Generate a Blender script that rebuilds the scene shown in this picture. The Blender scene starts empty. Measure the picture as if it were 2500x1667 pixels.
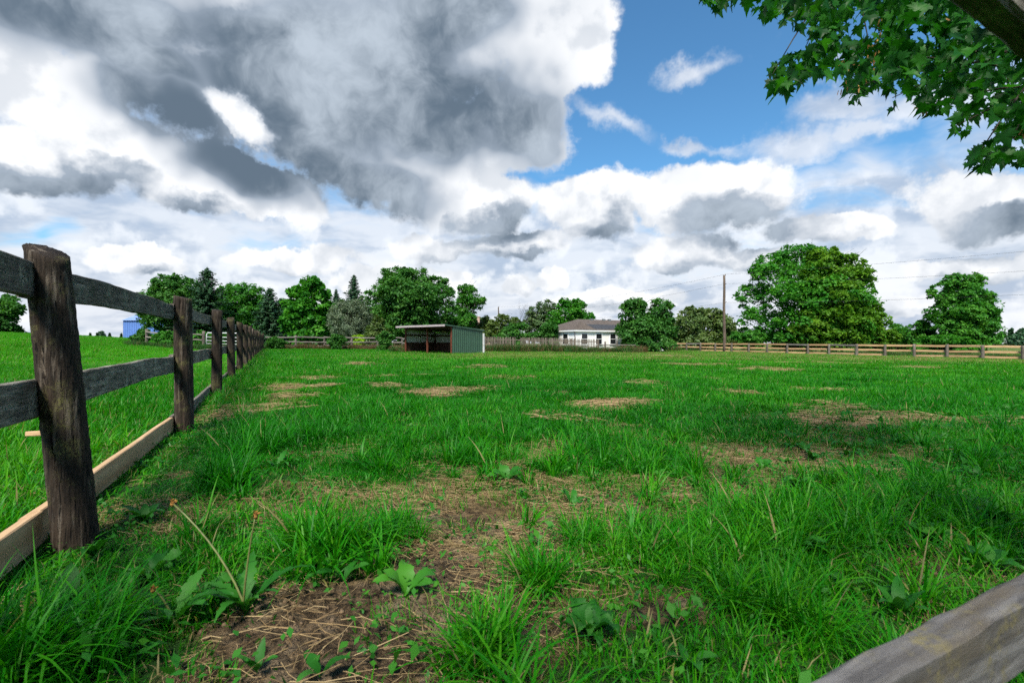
import bpy, math, random
import numpy as np
from mathutils import Vector, Matrix, Euler

R = math.radians
RNG = np.random.default_rng(7)
random.seed(7)
SC = bpy.context.scene
COL = SC.collection

# ------------------------------------------------------------------ camera
EYE = 0.95
F = 1110.0                      # focal length in pixels of a 2352 px wide picture
CX, HOR = 1176.0, 787.0         # principal column and horizon row of that picture
cam_d = bpy.data.cameras.new('camera')
cam_d.sensor_width = 36.0
cam_d.lens = F / 2352.0 * 36.0
cam_d.shift_y = 3.0 / 2352.0
cam_d.clip_start = 0.02
cam_d.clip_end = 4000.0
cam_d.dof.use_dof = True
cam_d.dof.focus_distance = 7.0
cam_d.dof.aperture_fstop = 4.5
cam = bpy.data.objects.new('camera', cam_d)
cam.location = (0, 0, EYE)
cam.rotation_euler = (R(90), 0, 0)
COL.objects.link(cam)
SC.camera = cam

# ------------------------------------------------------------------ render / exposure
SC.render.engine = 'CYCLES'
SC.view_settings.view_transform = 'Standard'
SC.view_settings.look = 'None'
SC.view_settings.gamma = 1.0
SC.view_settings.exposure = 0.58
cy = SC.cycles
cy.max_bounces = 6
cy.diffuse_bounces = 4
cy.glossy_bounces = 2
cy.transmission_bounces = 4
cy.transparent_max_bounces = 4
cy.caustics_reflective = False
cy.caustics_refractive = False
cy.use_denoising = False
cy.denoiser = 'OPENIMAGEDENOISE'
cy.denoising_input_passes = 'RGB_ALBEDO_NORMAL'
cy.denoising_prefilter = 'ACCURATE'
cy.use_adaptive_sampling = True
cy.adaptive_threshold = 0.02
cy.adaptive_min_samples = 16
cy.sample_clamp_indirect = 4.0

# ------------------------------------------------------------------ sun
SUN_AZ, SUN_EL = -168.0, 52.0     # azimuth measured from +Y towards +X
sun_d = bpy.data.lights.new('sun', 'SUN')
sun_d.energy = 5.0
sun_d.angle = R(13.0)
sun_d.color = (1.0, 0.94, 0.82)
sun = bpy.data.objects.new('sun', sun_d)
SUNV = Vector((math.sin(R(SUN_AZ)) * math.cos(R(SUN_EL)), math.cos(R(SUN_AZ)) * math.cos(R(SUN_EL)), math.sin(R(SUN_EL))))
sun.rotation_euler = SUNV.to_track_quat('Z', 'Y').to_euler()
sun.location = (-20, -5, 40)
COL.objects.link(sun)


# ------------------------------------------------------------------ node helper
class NT:
    def __init__(s, tree):
        s.t = tree
        s.t.nodes.clear()

    def n(s, typ, **kw):
        nd = s.t.nodes.new(typ)
        for k, v in kw.items():
            setattr(nd, k, v)
        return nd

    def put(s, sock, v):
        if isinstance(v, bpy.types.NodeSocket):
            s.t.links.new(v, sock)
        elif v is not None:
            if isinstance(v, (tuple, list)) and sock.type == 'RGBA' and len(v) == 3:
                v = (*v, 1.0)
            sock.default_value = v

    def math(s, op, a, b=None, c=None, clamp=False):
        nd = s.n('ShaderNodeMath', operation=op, use_clamp=clamp)
        s.put(nd.inputs[0], a)
        if b is not None: s.put(nd.inputs[1], b)
        if c is not None: s.put(nd.inputs[2], c)
        return nd.outputs[0]

    def vmath(s, op, a, b=None, scale=None):
        nd = s.n('ShaderNodeVectorMath', operation=op)
        s.put(nd.inputs[0], a)
        if b is not None: s.put(nd.inputs[1], b)
        if scale is not None: s.put(nd.inputs['Scale'], scale)
        return nd.outputs['Value'] if op in ('LENGTH', 'DOT_PRODUCT', 'DISTANCE') else nd.outputs['Vector']

    def noise(s, vec, scale, detail=4, rough=0.55, dist=0.0, out='Fac', lac=2.0):
        nd = s.n('ShaderNodeTexNoise')
        s.put(nd.inputs['Vector'], vec)
        nd.inputs['Scale'].default_value = scale
        nd.inputs['Detail'].default_value = detail
        nd.inputs['Roughness'].default_value = rough
        nd.inputs['Lacunarity'].default_value = lac
        nd.inputs['Distortion'].default_value = dist
        return nd.outputs[out]

    def ramp(s, x, a, b, lo=0.0, hi=1.0, smooth=True):
        nd = s.n('ShaderNodeMapRange', interpolation_type='SMOOTHSTEP' if smooth else 'LINEAR')
        s.put(nd.inputs['Value'], x)
        for k, v in zip((1, 2, 3, 4), (a, b, lo, hi)):
            s.put(nd.inputs[k], v)
        return nd.outputs[0]

    def mix(s, f, a, b, mode='MIX'):
        nd = s.n('ShaderNodeMix', data_type='RGBA', blend_type=mode)
        s.put(nd.inputs[0], f)
        s.put(nd.inputs[6], a)
        s.put(nd.inputs[7], b)
        return nd.outputs[2]

    def map(s, vec, loc=(0, 0, 0), rot=(0, 0, 0), scale=(1, 1, 1), typ='POINT'):
        nd = s.n('ShaderNodeMapping', vector_type=typ)
        s.put(nd.inputs['Vector'], vec)
        nd.inputs['Location'].default_value = loc
        nd.inputs['Rotation'].default_value = rot
        nd.inputs['Scale'].default_value = scale
        return nd.outputs[0]


# ------------------------------------------------------------------ world: Nishita sky with a broken cloud deck
world = bpy.data.worlds.new('World')
SC.world = world
world.use_nodes = True
world.cycles.sampling_method = 'NONE'
W = NT(world.node_tree)


def puff_frame(x, y, rx, ry, rot=0.0):
    """centre direction, frame and chord radii of a cloud puff seen around picture point (x, y)"""
    u, v = (x - CX) / F, (HOR - y) / F
    d = Vector((u, 1, v))
    L = d.length
    c = d / L
    t1 = (Vector((1, 0, 0)) - c * c.x)
    t2 = (Vector((0, 0, 1)) - c * c.z)
    k1, k2 = t1.length / L, t2.length / L
    t1.normalize()
    t2 = (t2 - t1 * t1.dot(t2)).normalized()
    a = R(rot)
    e1 = t1 * math.cos(a) + t2 * math.sin(a)
    e2 = -t1 * math.sin(a) + t2 * math.cos(a)
    m = Matrix((e1, e2, e1.cross(e2))).transposed()
    r1, r2 = rx / F * k1, ry / F * k2
    return c, m.to_euler(), (r1, r2, max(r1, r2))


def puffs(vec, lst):
    out = None
    for p in lst:
        x, y, rx, ry = p[:4]
        rot = p[4] if len(p) > 4 else 0
        wgt = p[5] if len(p) > 5 else 1.0
        c, e, r = puff_frame(x, y, rx, ry, rot)
        v = W.map(vec, tuple(c), tuple(e), r, 'TEXTURE')
        g = W.n('ShaderNodeTexGradient', gradient_type='SPHERICAL')
        W.put(g.inputs[0], v)
        o = g.outputs['Fac']
        if wgt != 1.0:
            o = W.math('MULTIPLY', o, wgt)
        out = o if out is None else W.math('SMOOTH_MAX', out, o, 0.12)
    return out


def build_world():
    geo = W.n('ShaderNodeTexCoord')
    d = W.vmath('NORMALIZE', geo.outputs['Generated'])
    sep = W.n('ShaderNodeSeparateXYZ')
    W.put(sep.inputs[0], d)
    dz = sep.outputs['Z']
    # cloud-plane coordinates: perspective of a flat deck
    dzc = W.math('MAXIMUM', W.math('ADD', dz, 0.13), 0.05)
    inv = W.math('DIVIDE', 1.0, dzc)
    P = W.vmath('SCALE', d, scale=inv)
    # warps
    w1 = W.noise(d, 2.6, 4, 0.6, out='Color')
    w1 = W.vmath('SUBTRACT', w1, (0.5, 0.5, 0.5))
    dw = W.vmath('ADD', d, W.vmath('SCALE', w1, scale=0.20))
    w2 = W.noise(d, 9.0, 5, 0.64, out='Color')
    w2 = W.vmath('SUBTRACT', w2, (0.5, 0.5, 0.5))
    dw2 = W.vmath('ADD', W.vmath('ADD', d, W.vmath('SCALE', w1, scale=0.07)), W.vmath('SCALE', w2, scale=0.085))
    fb = W.noise(d, 7.0, 6, 0.6)                       # general billow
    fbs = W.noise(W.vmath('ADD', d, tuple(SUNV * 0.035)), 7.0, 3, 0.6)
    relief = W.math('SUBTRACT', fb, fbs)               # lit side / far side of the billows
    fine = W.noise(d, 22.0, 5, 0.64)
    lump = W.noise(W.map(W.vmath('ADD', d, W.vmath('SCALE', w2, scale=0.03)), scale=(1, 1, 2.8)), 6.5, 4, 0.56)

    # low cumuli: (x, y, rx, ry, shade of the base, sideways shift of the base)
    LOW = [(1620, 450, 270, 115, 1.0, 90), (1350, 470, 190, 105, .85, 40), (1110, 455, 200, 95, .9, 40), (1190, 555, 170, 52, .8, 20), (1560, 580, 180, 66, .75, 10),
           (2270, 465, 310, 115, 1.0, 40), (330, 590, 160, 46, .6, 40), (930, 640, 250, 55, .3, 30), (130, 350, 400, 120, 1.0, 0), (450, 440, 190, 66, .7, 10),
           (1900, 540, 190, 46, .4, 0), (2230, 615, 250, 48, .5, 40), (1280, 640, 62, 34, .4, 6), (1190, 652, 62, 38, .4, 6), (700, 590, 220, 42, .35, 0), (1420, 690, 200, 36, .4, 0),
           (2050, 700, 220, 36, .4, 0), (1000, 560, 160, 40, .5, 20), (1750, 600, 140, 36, .4, 0)]
    # white cumulus
    white = puffs(dw2, [
        (1290, 60, 190, 230), (1250, 200, 120, 110), (1370, 70, 70, 120), (1120, 20, 240, 200),
        (700, 110, 820, 330), (900, 330, 430, 230, -20), (300, 60, 560, 230, -12), (1180, 300, 190, 150),
        (90, 190, 300, 130, -10), (310, 340, 240, 120, -25), (600, 430, 260, 90, -22),
    ] + [(x, y, rx, ry) for x, y, rx, ry, k, sh in LOW])
    # shaded bases
    dark = puffs(dw, [
        (760, 130, 640, 260, -6), (1010, 240, 420, 190, -10), (260, 50, 480, 170, -14), (700, 350, 380, 110, -24),
        (870, 425, 240, 105, -14), (560, 370, 300, 100, -26), (1190, 300, 190, 120, -6), (420, 260, 300, 120, -30), (1050, 60, 260, 150), (620, 240, 330, 150, -30), (360, 150, 260, 110, -28), (760, 210, 620, 240, -10),
    ])
    dw3 = W.vmath('ADD', W.vmath('ADD', d, W.vmath('SCALE', w1, scale=0.06)), W.vmath('SCALE', w2, scale=0.11))
    dark_lo = puffs(dw3, [(x + sh, y + ry * .62, rx * .86, ry * .78, 0, k) for x, y, rx, ry, k, sh in LOW])
    hole = puffs(dw3, [(545, 265, 125, 62, -38, 1.15), (460, 110, 130, 34, -8, 0.2), (620, 335, 90, 34, -30, 0.4), (1090, 110, 120, 130, -30, 0.2),
                       (560, 10, 130, 50, 0, 0.3)])
    window = puffs(dw, [
        (1640, 120, 420, 290), (1480, 300, 260, 170), (1760, 310, 270, 170, -20), (240, 268, 110, 34),         (120, 555, 240, 60), (1890, 110, 260, 200), (2010, 250, 260, 150, -15, .8),
    ])
    wisp = puffs(dw3, [(1600, 155, 110, 50, 10), (1400, 285, 170, 40, -18, .7), (1690, 335, 120, 30, 0, .7), (1840, 335, 190, 70, 8), (1930, 245, 150, 60, 15), (2080, 240, 170, 70, 20, .8), (1980, 290, 120, 46, 10), (1590, 325, 90, 34)])

    # coverage of the cumulus
    fb0 = W.math('SUBTRACT', fb, 0.5)
    fi0 = W.math('SUBTRACT', fine, 0.5)
    cov = W.math('ADD', white, W.math('MULTIPLY', fb0, 0.75))
    cov = W.math('ADD', cov, W.math('MULTIPLY', fi0, 0.24))
    a_cum = W.ramp(cov, 0.18, 0.37)

    # thin streaky veil and stratocumulus towards the horizon
    vq = W.vmath('ADD', P, W.vmath('SCALE', w1, scale=1.6))
    vq = W.map(vq, rot=(0, 0, R(24)), scale=(0.62, 0.95, 0.0))
    vn = W.noise(vq, 0.95, 6, 0.58)
    low = W.ramp(dz, 0.04, 0.52, 0.30, -0.07)
    va = W.math('ADD', vn, low)
    va = W.math('SUBTRACT', va, W.math('MULTIPLY', window, 0.40))
    a_veil = W.math('MULTIPLY', W.ramp(va, 0.44, 0.68), W.ramp(dz, 0.30, 0.03, 0.88, 1.0))
    vq2 = W.map(vq, loc=(3.1, 1.7, 0), scale=(0.7, 0.9, 1))
    vs = W.noise(vq2, 1.5, 5, 0.58)
    veil_shade = W.math('ADD', W.math('MULTIPLY', vs, 0.4), W.math('MULTIPLY', lump, 0.6))
    veil_shade = W.ramp(veil_shade, 0.43, 0.60)

    # colours (what the clouds send to us)
    c_white = (0.80, 0.81, 0.825)
    c_grey = (0.098, 0.137, 0.184)
    c_mid = (0.30, 0.355, 0.43)
    c_veil = (0.62, 0.65, 0.70)
    c_veil2 = (0.36, 0.425, 0.53)
    veil = W.mix(veil_shade, c_veil, c_veil2)
    veil = W.mix(W.ramp(relief, -0.02, 0.10, 0.0, 0.7), veil, (0.76, 0.775, 0.80))

    sm0 = W.math('SUBTRACT', W.noise(d, 6.0, 3.2, 0.5), 0.5)
    dk = W.math('ADD', dark, W.math('MULTIPLY', sm0, 0.75))
    dk = W.math('ADD', dk, W.math('MULTIPLY', fb0, 0.14))
    dk = W.math('SUBTRACT', dk, W.math('MULTIPLY', hole, 0.85))
    dk = W.ramp(dk, -0.06, 0.74)
    sm1 = W.math('SUBTRACT', W.noise(W.map(d, scale=(1, 1, 1.7)), 11.0, 3.0, 0.5), 0.5)
    dl = W.math('ADD', dark_lo, W.math('MULTIPLY', sm1, 0.95))
    dl = W.math('ADD', dl, W.math('MULTIPLY', fb0, 0.22))
    dl = W.math('MULTIPLY', dl, W.ramp(dark_lo, 0.0, 0.22))
    dl = W.math('MULTIPLY', W.ramp(dl, 0.0, 0.80), 0.90)
    shade = W.math('MAXIMUM', dk, dl)
    lit = W.mix(W.ramp(relief, 0.05, -0.11, 0.0, 0.42), c_white, c_mid)
    tone = W.noise(W.vmath('ADD', d, W.vmath('SCALE', w1, scale=0.22)), 4.4, 6, 0.6)
    grey = W.mix(W.ramp(tone, 0.36, 0.66), c_grey, (0.40, 0.46, 0.53))
    cum = W.mix(W.ramp(shade, 0.0, 0.62, smooth=False), lit, W.mix(W.ramp(shade, 0.30, 1.0), c_mid, grey))

    wv = W.math('ADD', wisp, W.math('MULTIPLY', W.math('SUBTRACT', vn, 0.5), 1.1))
    wv = W.math('ADD', wv, W.math('MULTIPLY', fi0, 0.35))
    a_veil = W.math('MAXIMUM', a_veil, W.math('MULTIPLY', W.ramp(wv, 0.10, 0.75), 0.80))
    a_all = W.math('SUBTRACT', 1.0, W.math('MULTIPLY', W.math('SUBTRACT', 1.0, a_cum), W.math('SUBTRACT', 1.0, a_veil)))
    # cumulus in front of veil: colour weighted
    ccol = W.mix(a_cum, veil, cum)

    sky = W.n('ShaderNodeTexSky', sky_type='NISHITA')
    sky.sun_disc = False
    sky.sun_elevation = R(SUN_EL)
    sky.sun_rotation = R(SUN_AZ)
    sky.air_density = 1.0
    sky.dust_density = 0.3
    sky.ozone_density = 2.5
    bg = W.n('ShaderNodeBackground')
    W.put(bg.inputs[0], W.mix(1.0, sky.outputs[0], (0.60, 1.02, 1.16), 'MULTIPLY'))
    bg.inputs[1].default_value = 0.105
    bc = W.n('ShaderNodeBackground')
    W.put(bc.inputs[0], ccol)
    bc.inputs[1].default_value = 0.92
    mx = W.n('ShaderNodeMixShader')
    W.put(mx.inputs[0], a_all)
    W.t.links.new(bg.outputs[0], mx.inputs[1])
    W.t.links.new(bc.outputs[0], mx.inputs[2])
    out = W.n('ShaderNodeOutputWorld')
    W.t.links.new(mx.outputs[0], out.inputs[0])


build_world()


# ================================================================== helpers
def P2(x, y, Y):
    """world point seen at picture point (x, y) at depth Y"""
    return Vector(((x - CX) / F * Y, Y, EYE + (HOR - y) / F * Y))


TH = math.atan2(CX - 625.0, F)
CT, ST = math.cos(TH), math.sin(TH)
FD = Vector((-ST, CT, 0))        # along the left paddock fence, away from the camera
FN = Vector((CT, ST, 0))         # across the paddock, to the right

_perm = RNG.random((512, 512))


def vnoise(x, y):
    x = np.asarray(x, float); y = np.asarray(y, float)
    xi, yi = np.floor(x).astype(int), np.floor(y).astype(int)
    fx, fy = x - xi, y - yi
    fx, fy = fx * fx * (3 - 2 * fx), fy * fy * (3 - 2 * fy)
    a = _perm[xi & 511, yi & 511]; b = _perm[(xi + 1) & 511, yi & 511]
    c = _perm[xi & 511, (yi + 1) & 511]; d = _perm[(xi + 1) & 511, (yi + 1) & 511]
    return (a + (b - a) * fx) * (1 - fy) + (c + (d - c) * fx) * fy


def fbm(x, y, o=4):
    r, a, t = 0, 1.0, 0
    for i in range(o):
        r = r + a * vnoise(x * 2 ** i + 17.3 * i, y * 2 ** i + 9.1 * i)
        t += a
        a *= 0.5
    return r / t


def sstep(a, b, x):
    t = np.clip((x - a) / (b - a), 0, 1)
    return t * t * (3 - 2 * t)


def qdist(X, Y):
    """distance to the left of the left fence"""
    return -(X * CT + Y * ST) - 0.89


def ground_z(X, Y):
    X = np.asarray(X, float); Y = np.asarray(Y, float)
    Xc = np.clip(X, -90, 90)
    z = -0.011 * np.sign(Xc) * np.maximum(np.abs(Xc) - 3.0, 0) - 0.07 * np.exp(-((X + 3.9) / 1.6) ** 2 - ((Y - 6.5) / 3.0) ** 2)
    q = qdist(X, Y)
    z = z + 0.046 * np.clip(q - 6.0, 0, 34)
    z = z + 0.05 * (fbm(X * 0.22, Y * 0.22, 3) - 0.5) * sstep(1.5, 6, np.hypot(X, Y))
    dist = np.hypot(X, Y)
    near = 1 - sstep(9, 14, dist)
    z = z + near * 0.045 * (fbm(X * 1.6 + 5, Y * 1.6, 3) - 0.5)
    z = z + bare(X, Y) * (1 - sstep(3, 5, dist)) * (0.050 * (fbm(X * 9, Y * 9, 4) - 0.5) + 0.034 * (fbm(X * 24, Y * 24, 3) - 0.5) - 0.012)
    return z


def gpt(x, y):
    """ground point seen at picture point"""
    Y = EYE * F / (y - HOR)
    return (x - CX) / F * Y, Y


# worn patches in the turf: picture position, half width, half depth in metres (soil share)
PATCH = [
    (1130, 1330, .3, .15, .8), (1000, 1400, .35, .22, 1.0), (860, 1490, .5, .25, 1.0), (1020, 1540, .25, .12, .9), (950, 1120, .4, .15, .5),
    (740, 1440, .55, .30, 1.0), (900, 1400, .50, .26, 1.0), (980, 1290, .40, .24, .85), (800, 1545, .6, .25, 1.0), (1060, 1450, .35, .25, .8), (640, 1500, .25, .2, .8),
    (640, 1390, .22, .15, .6), (880, 1180, .85, .28, .7), (680, 1130, .6, .22, .5), (1100, 1200, .65, .34, .65), (1010, 1150, .5, .2, .5),
    (440, 1200, .30, .25, .5), (330, 1180, .3, .2, .5), (1430, 1390, .42, .17, .7), (1250, 1430, .3, .15, .6), (1560, 1400, .2, .12, .5), (1330, 1340, .3, .12, .5),
    (1410, 1160, .50, .32, .7), (1580, 1165, .36, .2, .5), (1300, 1220, .35, .15, .4), (2130, 1290, .28, .2, .6), (2110, 1390, .12, .12, .5), (2320, 1180, .3, .1, .4),
    (1650, 1110, .55, .42, .7), (1780, 1055, .95, .6, .6), (1900, 1010, .75, .6, .45), (1980, 978, 1.0, .75, .45), (2080, 968, .9, .6, .3), (1700, 1090, .4, .3, .6), (2030, 1045, .3, .2, .3),
    (1270, 1045, .4, .4, .5), (1450, 1010, .35, .3, .5), (1480, 935, .3, .5, .3), (1400, 940, .5, .6, .25), (1300, 905, .5, .8, .3), (1330, 965, .3, .3, .3), (1245, 880, .6, .8, .1),
    (630, 915, .75, .95, .25), (600, 935, .5, .5, .25), (660, 893, .8, .8, .2), (920, 892, .7, .7, .15), (1015, 912, 1.0, .7, .15), (1060, 902, .6, .6, .15), (1000, 918, .5, .4, .2),
    (715, 875, .9, 1.0, .15), (825, 838, 1.1, 1.5, .05), (750, 858, .5, .8, .1), (1105, 843, 1.0, 1.5, .05), (1655, 910, 1.3, .6, .15), (1500, 890, .5, .9, .2), (1870, 940, .45, .7, .3),
    (1855, 960, .6, .3, .3), (1810, 965, 1.0, .35, .2), (1840, 895, .8, .6, .15), (1700, 873, 1.2, .8, .1), (1130, 1100, .5, .25, .35), (1190, 1085, .25, .2, .4), (2330, 980, .5, .4, .3),
    (2110, 835, 2.0, 1.0, .1), (2160, 834, 1.0, .8, .1), (1880, 828, 2.5, 1.2, .0), (1620, 835, 2.2, 1.5, .0), (1760, 845, 1.6, 1.2, .0), (1540, 815, 2.5, 3, .0), (2030, 850, 1.3, .6, .05),
    (1150, 870, .6, .7, .05), (980, 862, .7, .8, .05), (860, 870, .5, .5, .1), (540, 935, .2, .6, .3), (520, 950, .3, .3, .3), (1230, 1010, .25, .25, .3),
]
_PG = [(*gpt(x, y), a, b, s) for x, y, a, b, s in PATCH]


def bare_both(X, Y):
    X = np.asarray(X, float); Y = np.asarray(Y, float)
    wx = X + 0.9 * (fbm(X * 1.9 + 3, Y * 1.9, 4) - 0.5) * np.clip(Y / 4, .45, 1.6)
    wy = Y + 0.9 * (fbm(X * 1.9, Y * 1.9 + 40, 4) - 0.5) * np.clip(Y / 4, .45, 1.6)
    m = np.zeros_like(X); so = np.zeros_like(X)
    brk = sstep(.40, .56, fbm(X * 2.1 + 60, Y * 1.3, 3))
    for px, py, a, b, s in _PG:
        if py > 7: a, b = a * .85, b * .85
        r = np.sqrt(((wx - px) / a) ** 2 + ((wy - py) / b) ** 2)
        g = 1 - sstep(0.45, 1.15, r)
        if py > 6: g = g * brk
        m = np.maximum(m, g)
        so = np.maximum(so, g * s)
    return m, so


def bare(X, Y):
    return bare_both(X, Y)[1]


def fast_mesh(name, verts, polys):
    """verts (n,3); polys: array (m,k) or list of such arrays"""
    me = bpy.data.meshes.new(name)
    verts = np.asarray(verts, np.float32)
    if not isinstance(polys, list):
        polys = [polys]
    polys = [np.asarray(p, np.int32) for p in polys if len(p)]
    tot = np.concatenate([np.full(len(p), p.shape[1], np.int32) for p in polys])
    loops = np.concatenate([p.ravel() for p in polys])
    start = np.concatenate([[0], np.cumsum(tot)[:-1]]).astype(np.int32)
    me.vertices.add(len(verts)); me.vertices.foreach_set('co', verts.ravel())
    me.loops.add(len(loops)); me.loops.foreach_set('vertex_index', loops)
    me.polygons.add(len(tot)); me.polygons.foreach_set('loop_start', start)
    me.update(calc_edges=True)
    return me


def fattr(me, name, vals, dom='POINT', typ='FLOAT'):
    a = me.attributes.new(name, typ, dom)
    key = {'FLOAT': 'value', 'INT': 'value', 'FLOAT_VECTOR': 'vector'}[typ]
    a.data.foreach_set(key, np.asarray(vals, np.int32 if typ == 'INT' else np.float32).ravel())


def smooth(me):
    me.polygons.foreach_set('use_smooth', np.ones(len(me.polygons), bool))


def obj(name, me, mat=None, parent=None, loc=(0, 0, 0), rot=None):
    """loc in world; parents never rotate or scale"""
    o = bpy.data.objects.new(name, me)
    COL.objects.link(o)
    if mat is not None and me is not None and len(me.materials) == 0:
        me.materials.append(mat)
    loc = Vector(loc)
    p = parent
    while p is not None:
        loc = loc - p.location
        p = p.parent
    o.parent = parent
    o.location = loc
    if rot is not None:
        o.rotation_euler = rot
    return o


def tag(o, label, cat=None, group=None, kind=None):
    if label: o['label'] = label
    if cat: o['category'] = cat
    if group: o['group'] = group
    if kind: o['kind'] = kind
    return o


def thing(name, loc, label, cat, group=None):
    o = bpy.data.objects.new(name, None)
    COL.objects.link(o)
    o.location = loc
    o.empty_display_size = 0.3
    return tag(o, label, cat, group)


class MB:
    """collects polygons"""
    def __init__(s): s.v, s.f = [], []

    def add(s, v, f):
        b = len(s.v)
        s.v += [tuple(p) for p in v]
        s.f += [tuple(i + b for i in q) for q in f]
        return s

    def box(s, x0, x1, y0, y1, z0, z1):
        v = [(x, y, z) for x in (x0, x1) for y in (y0, y1) for z in (z0, z1)]
        return s.add(v, [(0, 1, 3, 2), (4, 6, 7, 5), (0, 4, 5, 1), (2, 3, 7, 6), (0, 2, 6, 4), (1, 5, 7, 3)])

    def mesh(s, name, sm=False):
        me = bpy.data.meshes.new(name)
        me.from_pydata(s.v, [], s.f)
        me.update()
        if sm: smooth(me)
        return me


def tube(points, radii, sides=8, cap=True):
    """verts, quads list for a tube along points"""
    P = [Vector(p) for p in points]
    v, f = [], []
    n = len(P)
    up = Vector((0.3, 0.2, 1)).normalized()
    for i, p in enumerate(P):
        t = (P[min(i + 1, n - 1)] - P[max(i - 1, 0)]).normalized()
        a = t.cross(Vector((1, 0.13, 0)) if abs(t.z) > 0.8 else Vector((0, 0, 1))).normalized()
        b = t.cross(a)
        for k in range(sides):
            an = 2 * math.pi * k / sides
            v.append(p + (a * math.cos(an) + b * math.sin(an)) * radii[i])
    for i in range(n - 1):
        for k in range(sides):
            k2 = (k + 1) % sides
            f.append((i * sides + k, i * sides + k2, (i + 1) * sides + k2, (i + 1) * sides + k))
    if cap:
        f.append(tuple(range(sides))[::-1])
        f.append(tuple((n - 1) * sides + k for k in range(sides)))
    return v, f


# ================================================================== materials
def mat(name):
    m = bpy.data.materials.new(name)
    m.use_nodes = True
    return m, NT(m.node_tree)


def finish(m, N, color, rough=0.8, spec=0.3, bump=None, bstr=0.3, bdist=0.02, metal=0.0):
    b = N.n('ShaderNodeBsdfPrincipled')
    N.put(b.inputs['Base Color'], color)
    N.put(b.inputs['Roughness'], rough)
    N.put(b.inputs['Specular IOR Level'], spec)
    N.put(b.inputs['Metallic'], metal)
    if bump is not None:
        bn = N.n('ShaderNodeBump')
        bn.inputs['Strength'].default_value = bstr
        bn.inputs['Distance'].default_value = bdist
        N.put(bn.inputs['Height'], bump)
        N.t.links.new(bn.outputs[0], b.inputs['Normal'])
    o = N.n('ShaderNodeOutputMaterial')
    N.t.links.new(b.outputs[0], o.inputs[0])
    return m


def plain(name, c, rough=0.7, spec=0.3, var=0.12, scale=6.0, metal=0.0):
    m, N = mat(name)
    tc = N.n('ShaderNodeTexCoord').outputs['Object']
    n = N.noise(tc, scale, 5, 0.6)
    c2 = tuple(max(0, x * (1 - var * 2)) for x in c)
    c1 = tuple(min(1, x * (1 + var)) for x in c)
    col = N.mix(N.ramp(n, 0.3, 0.7), c1, c2)
    return finish(m, N, col, rough, spec, n, 0.15, 0.01, metal)


def wood(name, c1, c2, c3, lich=None, axis='X', stretch=14.0, fine=40.0, rough=0.85, crack=0.5, bs=0.5):
    """grain runs along the local axis"""
    m, N = mat(name)
    tc = N.n('ShaderNodeTexCoord').outputs['Object']
    oi = N.n('ShaderNodeObjectInfo').outputs['Random']
    off = N.n('ShaderNodeCombineXYZ')
    N.put(off.inputs[0], N.math('MULTIPLY', oi, 37.0)); N.put(off.inputs[1], N.math('MULTIPLY', oi, 91.0))
    tc2 = N.vmath('ADD', tc, off.outputs[0])
    sc = {'X': (1 / stretch, 1, 1), 'Z': (1, 1, 1 / stretch)}[axis]
    g = N.map(tc2, scale=sc)
    gr = N.noise(g, fine, 6, 0.65, 0.3)
    gr2 = N.noise(g, fine * 0.28, 4, 0.6)
    blot = N.noise(tc2, 3.2, 5, 0.6)
    col = N.mix(N.ramp(gr, 0.32, 0.68), c1, c2)
    col = N.mix(N.ramp(gr2, 0.52, 0.70, 0, 0.8), col, c3)
    col = N.mix(N.ramp(blot, 0.40, 0.72, 0, 0.55), col, c1)
    spk = N.noise(tc2, fine * 1.1, 3, 0.7)
    if lich is not None:
        lz = N.noise(tc2, 6.0, 6, 0.7)
        col = N.mix(N.math('MULTIPLY', N.ramp(lz, 0.50, 0.64, 0, 0.85), N.ramp(spk, 0.42, 0.58)), col, lich)
    tone = N.ramp(oi, 0, 1, 0.8, 1.2, False)
    col = N.mix(1.0, col, N.vmath('SCALE', (1, 1, 1), scale=tone), 'MULTIPLY')
    cr = N.ramp(N.noise(g, fine * 0.5, 3, 0.5), 0.36, 0.30, 0, crack)
    col = N.mix(cr, col, tuple(x * 0.25 for x in c1))
    h = N.math('SUBTRACT', N.math('ADD', gr, N.math('MULTIPLY', spk, 0.5)), N.math('MULTIPLY', cr, 1.5))
    return finish(m, N, col, rough, 0.2, h, bs, 0.006)


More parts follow.
